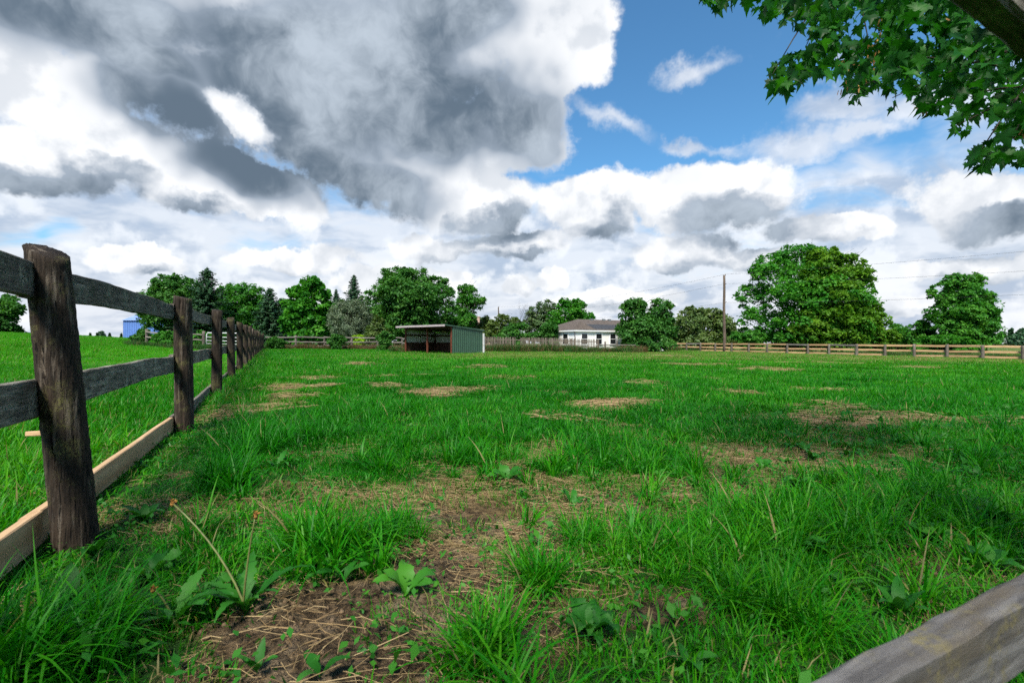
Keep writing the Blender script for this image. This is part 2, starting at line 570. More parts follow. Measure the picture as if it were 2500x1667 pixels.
def leaf_mat(name, cA, cB, cC, trans=0.30, inst=False, rough=0.5, spec=0.35, dryc=((0.30, 0.245, 0.120), (0.20, 0.20, 0.055))):
    """cA..cC picked by the per-leaf attribute 'tone'; thin leaf: part of the light goes through"""
    m, N = mat(name)
    at = N.n('ShaderNodeAttribute', attribute_name='tone').outputs['Fac']
    if inst:
        ti = N.n('ShaderNodeAttribute', attribute_type='INSTANCER', attribute_name='tint').outputs['Fac']
        x = N.math('ADD', N.math('MULTIPLY', at, 0.45), N.math('MULTIPLY', ti, 0.55))
    else:
        x = at
    col = N.mix(N.ramp(x, 0.0, 0.5, smooth=False), cA, cB)
    col = N.mix(N.ramp(x, 0.5, 1.0, smooth=False), col, cC)
    if inst:
        ye = N.n('ShaderNodeAttribute', attribute_type='INSTANCER', attribute_name='dry').outputs['Fac']
        dr = N.math('GREATER_THAN', ye, N.math('ADD', N.math('FRACT', N.math('MULTIPLY', at, 7.31)), 0.02))
        col = N.mix(dr, col, N.mix(N.math('FRACT', N.math('MULTIPLY', at, 13.7)), dryc[0], dryc[1]))
    b = N.n('ShaderNodeBsdfPrincipled')
    N.put(b.inputs['Base Color'], col)
    b.inputs['Roughness'].default_value = rough
    b.inputs['Specular IOR Level'].default_value = spec
    t = N.n('ShaderNodeBsdfTranslucent')
    N.put(t.inputs[0], N.mix(1.0, col, (1.5, 1.6, 0.6), 'MULTIPLY'))
    mx = N.n('ShaderNodeMixShader')
    mx.inputs[0].default_value = trans
    N.t.links.new(b.outputs[0], mx.inputs[1]); N.t.links.new(t.outputs[0], mx.inputs[2])
    o = N.n('ShaderNodeOutputMaterial')
    N.t.links.new(mx.outputs[0], o.inputs[0])
    return m


M = {}
M['post'] = wood('post_wood', (0.011, 0.008, 0.006), (0.048, 0.034, 0.024), (0.18, 0.15, 0.118), lich=(0.12, 0.115, 0.04), axis='Z', stretch=16, fine=120, crack=0.95, bs=1.0)
M['rail'] = wood('weathered_rail_wood', (0.050, 0.043, 0.034), (0.205, 0.182, 0.150), (0.34, 0.31, 0.26), lich=(0.34, 0.335, 0.26), axis='X', stretch=12, fine=95, bs=0.9)
M['pine'] = wood('new_pine_wood', (0.44, 0.27, 0.145), (0.64, 0.44, 0.26), (0.36, 0.19, 0.09), axis='X', stretch=22, fine=16, crack=0.15, bs=0.15)
M['tan_rail'] = wood('tan_rail_wood', (0.40, 0.24, 0.12), (0.62, 0.41, 0.23), (0.32, 0.22, 0.14), axis='X', stretch=20, fine=14, crack=0.2, bs=0.2)
M['grey_rail'] = wood('grey_rail_wood', (0.13, 0.115, 0.10), (0.27, 0.245, 0.215), (0.10, 0.085, 0.07), axis='X', stretch=20, fine=14, crack=0.3, bs=0.3)
M['near_rail'] = wood('near_rail_wood', (0.075, 0.070, 0.068), (0.22, 0.21, 0.205), (0.11, 0.09, 0.065), lich=(0.20, 0.17, 0.08), axis='X', stretch=7, fine=45, bs=0.5)
M['grey_post'] = wood('grey_post_wood', (0.07, 0.058, 0.047), (0.17, 0.145, 0.12), (0.24, 0.21, 0.18), axis='Z', fine=20, bs=0.4)
M['picket'] = wood('picket_wood', (0.10, 0.082, 0.064), (0.22, 0.188, 0.155), (0.14, 0.11, 0.085), axis='Z', fine=12, bs=0.2)
M['pole'] = wood('pole_wood', (0.055, 0.040, 0.030), (0.13, 0.10, 0.08), (0.17, 0.13, 0.10), axis='Z', fine=14, bs=0.3)
M['bark'] = wood('bark', (0.018, 0.014, 0.011), (0.062, 0.050, 0.040), (0.10, 0.088, 0.07), lich=(0.07, 0.075, 0.045), axis='Z', stretch=4, fine=14, bs=0.9)
M['green_metal'] = plain('green_sheet_metal', (0.038, 0.090, 0.058), 0.42, 0.5, 0.10, 1.5)
M['pale_metal'] = plain('pale_green_sheet_metal', (0.52, 0.58, 0.52), 0.5, 0.4, 0.10, 2.0)
M['galv'] = plain('galvanised_metal', (0.42, 0.43, 0.44), 0.38, 0.5, 0.12, 8.0, 0.85)
M['gate'] = plain('pale_galvanised_tube', (0.62, 0.63, 0.64), 0.45, 0.5, 0.08, 8.0, 0.1)
M['roof_metal'] = plain('roof_sheet_metal', (0.30, 0.30, 0.31), 0.42, 0.5, 0.15, 2.0, 0.3)
M['fascia'] = plain('pinkish_fascia_paint', (0.40, 0.34, 0.345), 0.6, 0.3, 0.10, 3.0)
M['rust'] = plain('rust_red_post', (0.15, 0.045, 0.025), 0.7, 0.3, 0.2, 9.0)
M['kick'] = wood('dark_kick_boards', (0.035, 0.019, 0.013), (0.095, 0.050, 0.033), (0.13, 0.08, 0.05), axis='Z', fine=16, bs=0.3)
M['white'] = plain('white_paint', (0.78, 0.79, 0.80), 0.5, 0.4, 0.04, 3.0)
M['trim'] = plain('dull_white_trim', (0.58, 0.59, 0.60), 0.6, 0.3, 0.1, 3.0)
M['glass'] = plain('dark_window_glass', (0.018, 0.020, 0.023), 0.12, 0.6, 0.2, 1.0)
M['blue_wall'] = plain('blue_sheet_metal_wall', (0.10, 0.20, 0.52), 0.5, 0.4, 0.06, 0.6)
M['blue_roof'] = plain('blue_sheet_metal_roof', (0.25, 0.36, 0.74), 0.4, 0.5, 0.06, 0.6)
M['brick'] = plain('pale_brick', (0.46, 0.33, 0.27), 0.8, 0.2, 0.12, 9.0)
M['pink_roof'] = plain('pinkish_brown_shingles', (0.26, 0.19, 0.16), 0.85, 0.2, 0.15, 3.0)
M['wire'] = plain('wire_black', (0.02, 0.02, 0.022), 0.5, 0.4)


def shingle(name, cA, cB):
    m, N = mat(name)
    tc = N.n('ShaderNodeTexCoord').outputs['Object']
    br = N.n('ShaderNodeTexBrick')
    N.put(br.inputs['Vector'], N.map(tc, scale=(1, 1.0, 1)))
    br.inputs['Scale'].default_value = 2.2
    br.inputs['Color1'].default_value = (*cA, 1); br.inputs['Color2'].default_value = (*cB, 1)
    br.inputs['Mortar'].default_value = tuple(x * 0.5 for x in cA) + (1,)
    br.inputs['Mortar Size'].default_value = 0.02
    n = N.noise(tc, 3.0, 5, 0.6)
    col = N.mix(N.ramp(n, 0.35, 0.7, 0, 0.6), br.outputs[0], cB)
    return finish(m, N, col, 0.9, 0.2, n, 0.3, 0.02)


M['shingle'] = shingle('brown_shingles', (0.075, 0.060, 0.052), (0.125, 0.103, 0.090))
M['shingle_grey'] = shingle('slate_grey_shingles', (0.035, 0.038, 0.045), (0.062, 0.066, 0.075))


def siding_mat():
    m, N = mat('white_lap_siding')
    tc = N.n('ShaderNodeTexCoord').outputs['Object']
    sp = N.n('ShaderNodeSeparateXYZ'); N.put(sp.inputs[0], tc)
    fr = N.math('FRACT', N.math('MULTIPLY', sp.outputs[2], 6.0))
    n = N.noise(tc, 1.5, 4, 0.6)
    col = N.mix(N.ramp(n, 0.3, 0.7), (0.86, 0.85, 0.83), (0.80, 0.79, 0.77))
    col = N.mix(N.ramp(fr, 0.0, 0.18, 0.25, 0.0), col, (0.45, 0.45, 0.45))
    return finish(m, N, col, 0.55, 0.3)


M['siding'] = siding_mat()

GA, GB, GC = (0.004, 0.066, 0.003), (0.014, 0.182, 0.003), (0.085, 0.310, 0.006)
M['grass'] = leaf_mat('grass_blades', GA, GB, GC, 0.36, True, 0.45, 0.16)
M['meadow'] = leaf_mat('meadow_blades', (0.014, 0.150, 0.005), (0.040, 0.245, 0.007), (0.10, 0.33, 0.012), 0.38, True, 0.5, 0.1)
M['back_weed'] = leaf_mat('back_weeds', (0.012, 0.060, 0.010), (0.030, 0.105, 0.016), (0.070, 0.150, 0.026), .25, True, .6, .2, ((0.19, 0.115, 0.055), (0.10, 0.060, 0.030)))
M['weed_leaf'] = leaf_mat('weed_leaves', (0.010, 0.085, 0.008), (0.020, 0.13, 0.011), (0.045, 0.18, 0.022), 0.30, False, 0.55, 0.2)
M['weed_inst'] = leaf_mat('ground_herb_leaves', (0.010, 0.090, 0.008), (0.024, 0.15, 0.012), (0.060, 0.22, 0.016), 0.28, True, 0.5, 0.25)
M['straw'] = leaf_mat('straw', (0.14, 0.085, 0.040), (0.33, 0.225, 0.110), (0.52, 0.39, 0.21), 0.12, False, 0.6, 0.25)
M['clod'] = plain('soil_clod', (0.16, 0.112, 0.070), 0.95, 0.1, 0.35, 60)
M['stalk'] = plain('flower_stalk', (0.13, 0.15, 0.045), 0.5, 0.4, 0.2, 30)
M['dry_head'] = plain('dry_orange_flower_head', (0.30, 0.15, 0.04), 0.8, 0.2, 0.3, 200)


def ground_mat():
    m, N = mat('paddock_ground')
    geo = N.n('ShaderNodeNewGeometry').outputs['Position']
    so = N.n('ShaderNodeAttribute', attribute_name='soil').outputs['Fac']
    ba = N.n('ShaderNodeAttribute', attribute_name='bare').outputs['Fac']
    ye = N.n('ShaderNodeAttribute', attribute_name='yellow').outputs['Fac']
    n1 = N.noise(geo, 3.0, 6, 0.65); n2 = N.noise(geo, 26.0, 6, 0.7); n3 = N.noise(geo, 140.0, 4, 0.7)
    vo = N.n('ShaderNodeTexVoronoi', feature='DISTANCE_TO_EDGE')
    N.put(vo.inputs['Vector'], N.vmath('ADD', geo, N.vmath('SCALE', N.noise(geo, 18.0, 4, 0.6, out='Color'), scale=0.09)))
    vo.inputs['Scale'].default_value = 24.0
    clod = N.ramp(vo.outputs['Distance'], 0.0, 0.28)
    soil = N.mix(N.ramp(n2, 0.35, 0.65), (0.036, 0.024, 0.013), (0.165, 0.113, 0.064))
    soil = N.mix(N.ramp(n1, 0.45, 0.62, 0, 0.8), soil, N.mix(N.ramp(n3, 0.3, 0.7), (0.21, 0.155, 0.098), (0.40, 0.31, 0.205)))
    thatch = N.mix(N.ramp(n2, 0.35, 0.68), (0.085, 0.055, 0.022), (0.27, 0.19, 0.085))
    turf = N.mix(N.ramp(n2, 0.3, 0.7), (0.014, 0.050, 0.010), (0.030, 0.105, 0.014))
    turf = N.mix(N.ramp(n1, 0.40, 0.7), turf, (0.045, 0.125, 0.018))
    turf = N.mix(N.math('MULTIPLY', ye, N.ramp(n2, 0.3, 0.6)), turf, (0.16, 0.165, 0.04))
    col = N.mix(N.ramp(ba, 0.25, 0.7), turf, thatch)
    col = N.mix(N.ramp(so, 0.35, 0.75), col, soil)
    h = N.math('ADD', N.math('MULTIPLY', n2, 1.6), N.math('ADD', N.math('MULTIPLY', n3, 0.9), N.math('MULTIPLY', N.math('MULTIPLY', clod, so), 0.8)))
    return finish(m, N, col, 0.95, 0.15, h, 1.0, 0.022)


M['ground'] = ground_mat()

# ================================================================== ground
def yellow_at(X, Y):
    X = np.asarray(X, float); Y = np.asarray(Y, float)
    n = fbm(X * 0.16 + 7, Y * 0.16 + 2, 4)
    far = sstep(22, 34, Y) * sstep(-16, 2, X) * (qdist(X, Y) < 0)
    return np.clip(far * (0.42 + 1.2 * (n - 0.3)), 0, 0.9)


def build_ground():
    # rings of growing cells around the camera, one sheet out to the horizon
    r = [0.0]
    st = 0.1
    while r[-1] < 900:
        r.append(r[-1] + st)
        st = (0.1 if r[-1] < 1.1 else max(0.011, 0.0085 * r[-1])) if r[-1] < 60 else st * 1.18
    r = np.array(r)
    ang = np.concatenate([np.linspace(-62, 62, 340), np.linspace(66, 294, 58)])
    ang = np.radians(ang)
    A, Rr = np.meshgrid(ang, r)
    X, Y = Rr * np.sin(A), Rr * np.cos(A)
    Z = ground_z(X.ravel(), Y.ravel())
    v = np.stack([X.ravel(), Y.ravel(), Z], 1)
    nr, na = X.shape
    i = np.arange(nr - 1)[:, None] * na + np.arange(na)[None, :]
    j = np.arange(nr - 1)[:, None] * na + (np.arange(na)[None, :] + 1) % na
    f = np.stack([i, j, j + na, i + na], -1).reshape(-1, 4)[:, ::-1]
    me = fast_mesh('ground', v, f)
    b, s = bare_both(X.ravel(), Y.ravel())
    fattr(me, 'bare', b); fattr(me, 'soil', s)
    fattr(me, 'yellow', yellow_at(X.ravel(), Y.ravel()))
    smooth(me)
    g = obj('ground', me, M['ground'])
    tag(g, 'green paddock ground with worn straw and soil patches', kind='structure')


build_ground()


# ================================================================== timber
def board_mesh(L, H, T, seg=14, warp=0.006, rough=0.002, seed=0):
    """board along +X from 0 to L, centred on y and z; chamfered, slightly warped"""
    rg = np.random.default_rng(seed)
    c = min(H, T) * 0.13
    prof = [(-T / 2, -H / 2 + c), (-T / 2 + c, -H / 2), (T / 2 - c, -H / 2), (T / 2, -H / 2 + c),
            (T / 2, H / 2 - c), (T / 2 - c, H / 2), (-T / 2 + c, H / 2), (-T / 2, H / 2 - c)]
    xs = np.linspace(0, L, seg + 1)
    ph = rg.random(4) * 6.28
    v = []
    for x in xs:
        wz = warp * math.sin(x * 1.7 + ph[0]) + warp * .5 * math.sin(x * 4.1 + ph[1])
        wy = warp * math.sin(x * 1.3 + ph[2])
        for y, z in prof:
            v.append((x, y + wy + rg.normal() * rough, z + wz + rg.normal() * rough))
    f = []
    for i in range(seg):
        for k in range(8):
            k2 = (k + 1) % 8
            f.append((i * 8 + k, (i + 1) * 8 + k, (i + 1) * 8 + k2, i * 8 + k2))
    f.append(tuple(range(8))); f.append(tuple(seg * 8 + k for k in range(8))[::-1])
    me = bpy.data.meshes.new('board')
    me.from_pydata(v, [], f)
    me.update()
    return me


def board(name, p0, p1, H, T, m, parent, seg=14, warp=0.006, rough=0.002, seed=0):
    p0, p1 = Vector(p0), Vector(p1)
    d = p1 - p0
    me = board_mesh(d.length, H, T, seg, warp, rough, seed)
    rz = math.atan2(d.y, d.x)
    ry = -math.asin(d.z / d.length)
    return obj(name, me, m, parent, p0, (0, ry, rz))


def post_mesh(h, r, sides=14, rings=10, slant=(0, 0), lean=(0, 0), noise=0.006, crack=None, seed=0, taper=0.06, below=0.25):
    rg = np.random.default_rng(seed)
    k = np.arange(sides) / sides * 2 * math.pi
    low = sum(rg.normal() * np.cos(n * k + rg.random() * 6.28) / n for n in (1, 2, 3, 4, 5)) * noise
    v = []
    for i in range(rings + 1):
        t = i / rings
        z = -below + (h + below) * t
        rr = r * (1 + taper * (0.5 - t)) + low + rg.normal(size=sides) * noise * 0.25
        if crack is not None:
            a, w, dep, t0 = crack
            a_t = a + 0.12 * math.sin(t * 5 + 1) + 0.03 * rg.normal()
            dd = np.abs((k - a_t + math.pi) % (2 * math.pi) - math.pi)
            rr = rr - dep * np.clip(1 - dd / w, 0, 1) * np.clip((t - t0) / (1 - t0) * 3, 0, 1)
        x, y = rr * np.cos(k), rr * np.sin(k)
        zz = z + (np.clip((t - 0.8) / 0.2, 0, 1)) * (slant[0] * x / r + slant[1] * y / r) + (rg.normal(size=sides) * noise * 0.25 if i == rings else 0)
        v += list(zip(x + lean[0] * z, y + lean[1] * z, zz + 0 * x))
    f = []
    for i in range(rings):
        for s in range(sides):
            s2 = (s + 1) % sides
            f.append((i * sides + s, i * sides + s2, (i + 1) * sides + s2, (i + 1) * sides + s))
    c = len(v)
    top = v[-sides:]
    v.append(tuple(np.mean(np.array(top), 0) + np.array([0, 0, -0.004])))
    for s in range(sides):
        f.append((rings * sides + s, rings * sides + (s + 1) % sides, c))
    me = bpy.data.meshes.new('post')
    me.from_pydata(v, [], f)
    me.update()
    smooth(me)
    return me


def gz(x, y):
    return float(ground_z(np.array([x]), np.array([y]))[0])


# ------------------------------------------------------------------ left paddock fence
def left_fence():
    Z1 = 2.253
    p1 = P2(150, 900, Z1)
    root = thing('paddock_fence', (p1.x, p1.y, 0), 'long weathered paddock fence of dark round posts running away along the left', 'fence')
    N = 17
    step = 3.42
    base = Vector((p1.x, p1.y, 0))
    tops = {0: 1.375, 1: 1.45, 2: 1.515, 3: 1.535, 4: 1.56, 5: 1.60}
    pos = {}
    for n in range(-1, N):
        b = base + FD * step * n
        z0 = gz(b.x, b.y)
        pos[n] = (b, z0)
        top = tops.get(n, 1.44 + z0 + random.uniform(-.05, .04) + 0.10)
        if n == -1: top = 1.34
        if n == N - 1: top += 0.18
        h = top - z0
        near = n in (0, 1)
        lean = {0: (-0.102, 0.0), 1: (-0.012, 0.0)}.get(n, (random.uniform(-.012, .012), random.uniform(-.015, .015)))
        sl = {0: (-0.042, 0.012), 1: (-0.020, 0.0)}.get(n, (random.uniform(-.02, .02), random.uniform(-.015, .015)))
        cr = {0: (-1.45, 0.10, 0.018, 0.15), 1: (-1.25, 0.16, 0.022, 0.1), 2: (-1.3, .2, .012, .3)}.get(n)
        sides, rings = (72, 60) if near else ((28, 18) if n < 6 else (14, 8))
        me = post_mesh(h, 0.083 * random.uniform(.96, 1.05), sides, rings, sl, lean, 0.005, cr, 20 + n)
        loc = (b.x, b.y, z0)
        if n == 0: loc = (b.x + 0.072 * 0.75, b.y, z0)
        obj('post', me, M['post'], root, loc, (0, 0, 0))
    off = -FN * 0.112                     # rails are nailed to the outer side
    for n in range(-1, N - 1):
        (a, za), (b, zb) = pos[n], pos[n + 1]
        rise = lambda k: 0.05 * min(max(k, 0), 3) + 0.035 * max(k - 3, 0) * 0.6
        ra, rb = rise(n), rise(n + 1)
        ext = FD * 0.08
        seg = 30 if n < 3 else 8
        j = lambda: random.uniform(-.012, .012)
        top_a, top_b = (1.235 + ra + j(), 1.235 + rb + j())
        board('rail', a + off - ext + Vector((0, 0, top_a)), b + off + ext * .2 + Vector((0, 0, top_b)), 0.158, 0.04, M['rail'], root, seg, .007, .0012, 100 + n)
        mid_a, mid_b = (0.70 + ra * .6 + j(), 0.70 + rb * .6 + j())
        board('rail', a + off * (1.0 if n else .98) - ext + Vector((0, 0, mid_a)), b + off + ext * .2 + Vector((0, 0, mid_b)), 0.172, 0.04, M['rail'], root, seg, .007, .0012, 200 + n)
        lo_a, lo_b = 0.10 + za * .8 + ra * .15, 0.10 + zb * .8 + rb * .15
        new = n in (-1, 0)
        o = board('rail', a + off - ext + Vector((0, 0, lo_a)), b + off + ext * .3 + Vector((0, 0, lo_b)), 0.158, 0.042, M['pine'] if new else M['rail'], root, seg, .004, .0005 if new else .0012, 300 + n)
        if new: o['label'] = 'new pale pine board nailed low on the dark posts'
    # broken old rail end behind the near post, and a wooden peg
    q = P2(92, 893, 2.45)
    board('rail_stub', q - FD * 0.10, q + FD * 0.22, 0.05, 0.03, M['rail'], root, 4, .002, .003, 5)
    q = P2(62, 996, 2.42)
    o = board('peg', q, q + Vector((0.13, 0.02, 0.004)), 0.022, 0.022, M['pine'], root, 3, 0, .001, 6)
    return pos


LPOS = left_fence()


# ------------------------------------------------------------------ right paddock fence (two or three tan rails)
def right_fence():
    xs = [1527, 1549.6, 1577, 1609, 1643, 1680.5, 1720, 1762.4, 1808, 1855.5, 1904.4, 1968, 2032.6, 2100, 2175, 2257.3, 2349.7, 2452]
    pts = []
    for x in xs:
        Y = 65240.0 / (x - 625.0)
        X = (x - CX) / F * Y
        pts.append(Vector((X, Y, gz(X, Y))))
    root = thing('rail_fence', pts[-1], 'low fence of tan rails on short grey posts along the right side', 'fence')
    for i, p in enumerate(pts):
        h = 1.17 + random.uniform(-.04, .04)
        if i in (11, 14): h += .04
        me = post_mesh(h, 0.115, 12, 7, (random.uniform(-.01, .01), 0), (random.uniform(-.01, .01), random.uniform(-.01, .01)), .008, None, 40 + i)
        obj('post', me, M['grey_post'], root, p)
    for i in range(len(pts) - 1):
        a, b = pts[i], pts[i + 1]
        off = FN * 0.145
        e = (b - a) * 0.02
        hs = [1.06, 0.60] + ([0.17] if i >= 3 and i != 12 else [])
        for k, h in enumerate(hs):
            jj = lambda: Vector((0, 0, h + random.uniform(-.02, .02)))
            m = M['grey_rail'] if (k == 0 and i in (2, 8, 10)) else M['tan_rail']
            board('rail', a + off - e + jj(), b + off + e * .3 + jj(), 0.175, 0.045, m, root, 4, .006, .002, 500 + i * 5 + k)


right_fence()


# ------------------------------------------------------------------ old split-rail fence across the back left
def back_fence():
    c = LPOS[16][0]
    d = Vector((CT, ST, 0))
    root = thing('split_rail_fence', (c.x, c.y, gz(c.x, c.y)), 'grey weathered rail fence at the back between corner post and shed', 'fence')
    pts = []
    for k in range(9):
        p = c + d * (0.3 + 2.9 * k)
        p.z = gz(p.x, p.y)
        pts.append(p)
    for i, p in enumerate(pts):
        if i == 0: continue
        h = random.uniform(1.42, 1.6)
        obj('post', post_mesh(h, 0.13, 12, 7, (random.uniform(-.02, .02), 0), (random.uniform(-.02, .02), 0), .01, None, 60 + i), M['grey_post'], root, p)
    for i in range(len(pts) - 1):
        for h in (1.36, 0.86, 0.40):
            a, b = pts[i], pts[i + 1]
            j = lambda: Vector((0, -0.13, h + random.uniform(-.07, .07)))
            board('rail', a + j(), b + j(), 0.13, 0.07, M['grey_rail'], root, 6, .02, .006, 700 + i * 3 + int(h * 10))


back_fence()


# ------------------------------------------------------------------ fence and tube gate in the field beyond the left fence
def field_fence_and_gate():
    root = None
    pl = [(337, 48.0), (385, 47.2), (434, 46.5), (468, 45.6)]
    pts = []
    for x, Y in pl:
        X = (x - CX) / F * Y
        pts.append(Vector((X, Y, gz(X, Y))))
    root = thing('field_fence', pts[0], 'short grey post and rail fence among shrubs left of the gate', 'fence')
    for i, p in enumerate(pts):
        obj('post', post_mesh(1.75, 0.13, 12, 6, (0.01, 0), (random.uniform(-.02, .02), 0), .01, None, 80 + i), M['grey_post'], root, p)
    for i in range(3):
        for h in (1.45, 0.95):
            a, b = pts[i] + Vector((0, -.14, h)), pts[i + 1] + Vector((0, -.14, h - .03))
            board('rail', a, b, 0.12, 0.06, M['grey_rail'], root, 6, .02, .005, 800 + i)
    g0 = pts[3] + Vector((0.25, 0, 0.32))
    g1 = Vector(((556 - CX) / F * 44.6, 44.6, 0)); g1.z = gz(g1.x, g1.y) + 0.30
    gate = thing('tube_gate', (g0.x, g0.y, g0.z - .3), 'galvanised metal tube gate standing in the field seen through the left fence', 'gate')
    H = 1.28
    d = (g1 - g0)
    r = 0.034

    def tb(name, pts, rad=r):
        v, f = tube(pts, [rad] * len(pts), 8)
        mb = MB(); mb.add(v, f)
        me = mb.mesh(name, True)
        for vv in me.vertices: vv.co -= g0
        obj(name, me, M['gate'], gate, g0)
    U = Vector((0, 0, 1))
    e = d.normalized() * 0.16
    loop = [g0, g0 + U * (H - .3) + e * .1, g0 + U * (H - .10) + e * .45, g0 + U * H + e, g1 - e + U * H, g1 + U * (H - .16), g1]
    tb('gate_frame', loop, 0.045)
    for k in (0.0, 0.20, 0.42, 0.68):
        tb('gate_bar', [g0 + U * H * k + e * .04, g1 + U * H * k])
    for k in (0.36, 0.7):
        tb('gate_brace', [g0 + d * k, g0 + d * k + U * H], 0.02)


field_fence_and_gate()


# ------------------------------------------------------------------ the fence we look through
def near_fence():
    a = R(90 - 62.3)
    d = Vector((math.cos(a), math.sin(a), 0))
    n = Vector((-math.sin(a), math.cos(a), 0))
    p = 0.30
    c = n * (p + 0.022)
    root = thing('near_fence', (c.x, c.y, 0), 'blurred grey plank fence right in front of us at the right corners', 'fence')
    p0, p1 = c - d * 1.35, c + d * 2.75
    for k, (zt, H) in enumerate([(0.545, 0.112), (1.575, 0.12)]):
        m = M['near_rail'] if k == 0 else M['rail']
        board('rail', p0 + Vector((0, 0, zt - H / 2 + .004)), p1 + Vector((0, 0, zt - H / 2 - .004)), H, 0.044, m, root, 60, .005, .0016, 900 + k)
    for q in (p0, p1):
        b = q + n * 0.125
        obj('post', post_mesh(1.72 - gz(b.x, b.y), 0.1, 24, 12, (.01, 0), (0, 0), .006, None, 950), M['post'], root, (b.x, b.y, gz(b.x, b.y)))


near_fence()


# ================================================================== run-in shed
def corr_panel(w, h0, h1, rib=0.2, dep=0.035, both=False):
    """ribbed sheet in local x (width) z (height), faces -y; h0 at x=0, h1 at x=w"""
    xs, ys = [0.0], [0.0]
    n = max(1, round(w / rib))
    pitch = w / n
    for i in range(n):
        b = i * pitch
        for t, y in ((.55, 0), (.64, -dep), (.84, -dep), (.93, 0)):
            xs.append(b + t * pitch); ys.append(y)
    xs.append(w); ys.append(0)
    th = 0.012
    v, f = [], []
    m = len(xs)
    for yo in (0, th):
        for x, y in zip(xs, ys):
            v.append((x, y + yo, 0)); v.append((x, y + yo, h0 + (h1 - h0) * x / w))
    for i in range(m - 1):
        f.append((2 * i, 2 * i + 2, 2 * i + 3, 2 * i + 1))
        o = 2 * m
        f.append((o + 2 * i, o + 2 * i + 1, o + 2 * i + 3, o + 2 * i + 2))
        f.append((2 * i + 1, 2 * i + 3, o + 2 * i + 3, o + 2 * i + 1))
    f.append((0, 1, 2 * m + 1, 2 * m)); f.append((2 * m - 2, 4 * m - 2, 4 * m - 1, 2 * m - 1))
    me = bpy.data.meshes.new('panel')
    me.from_pydata(v, [], f); me.update()
    return me


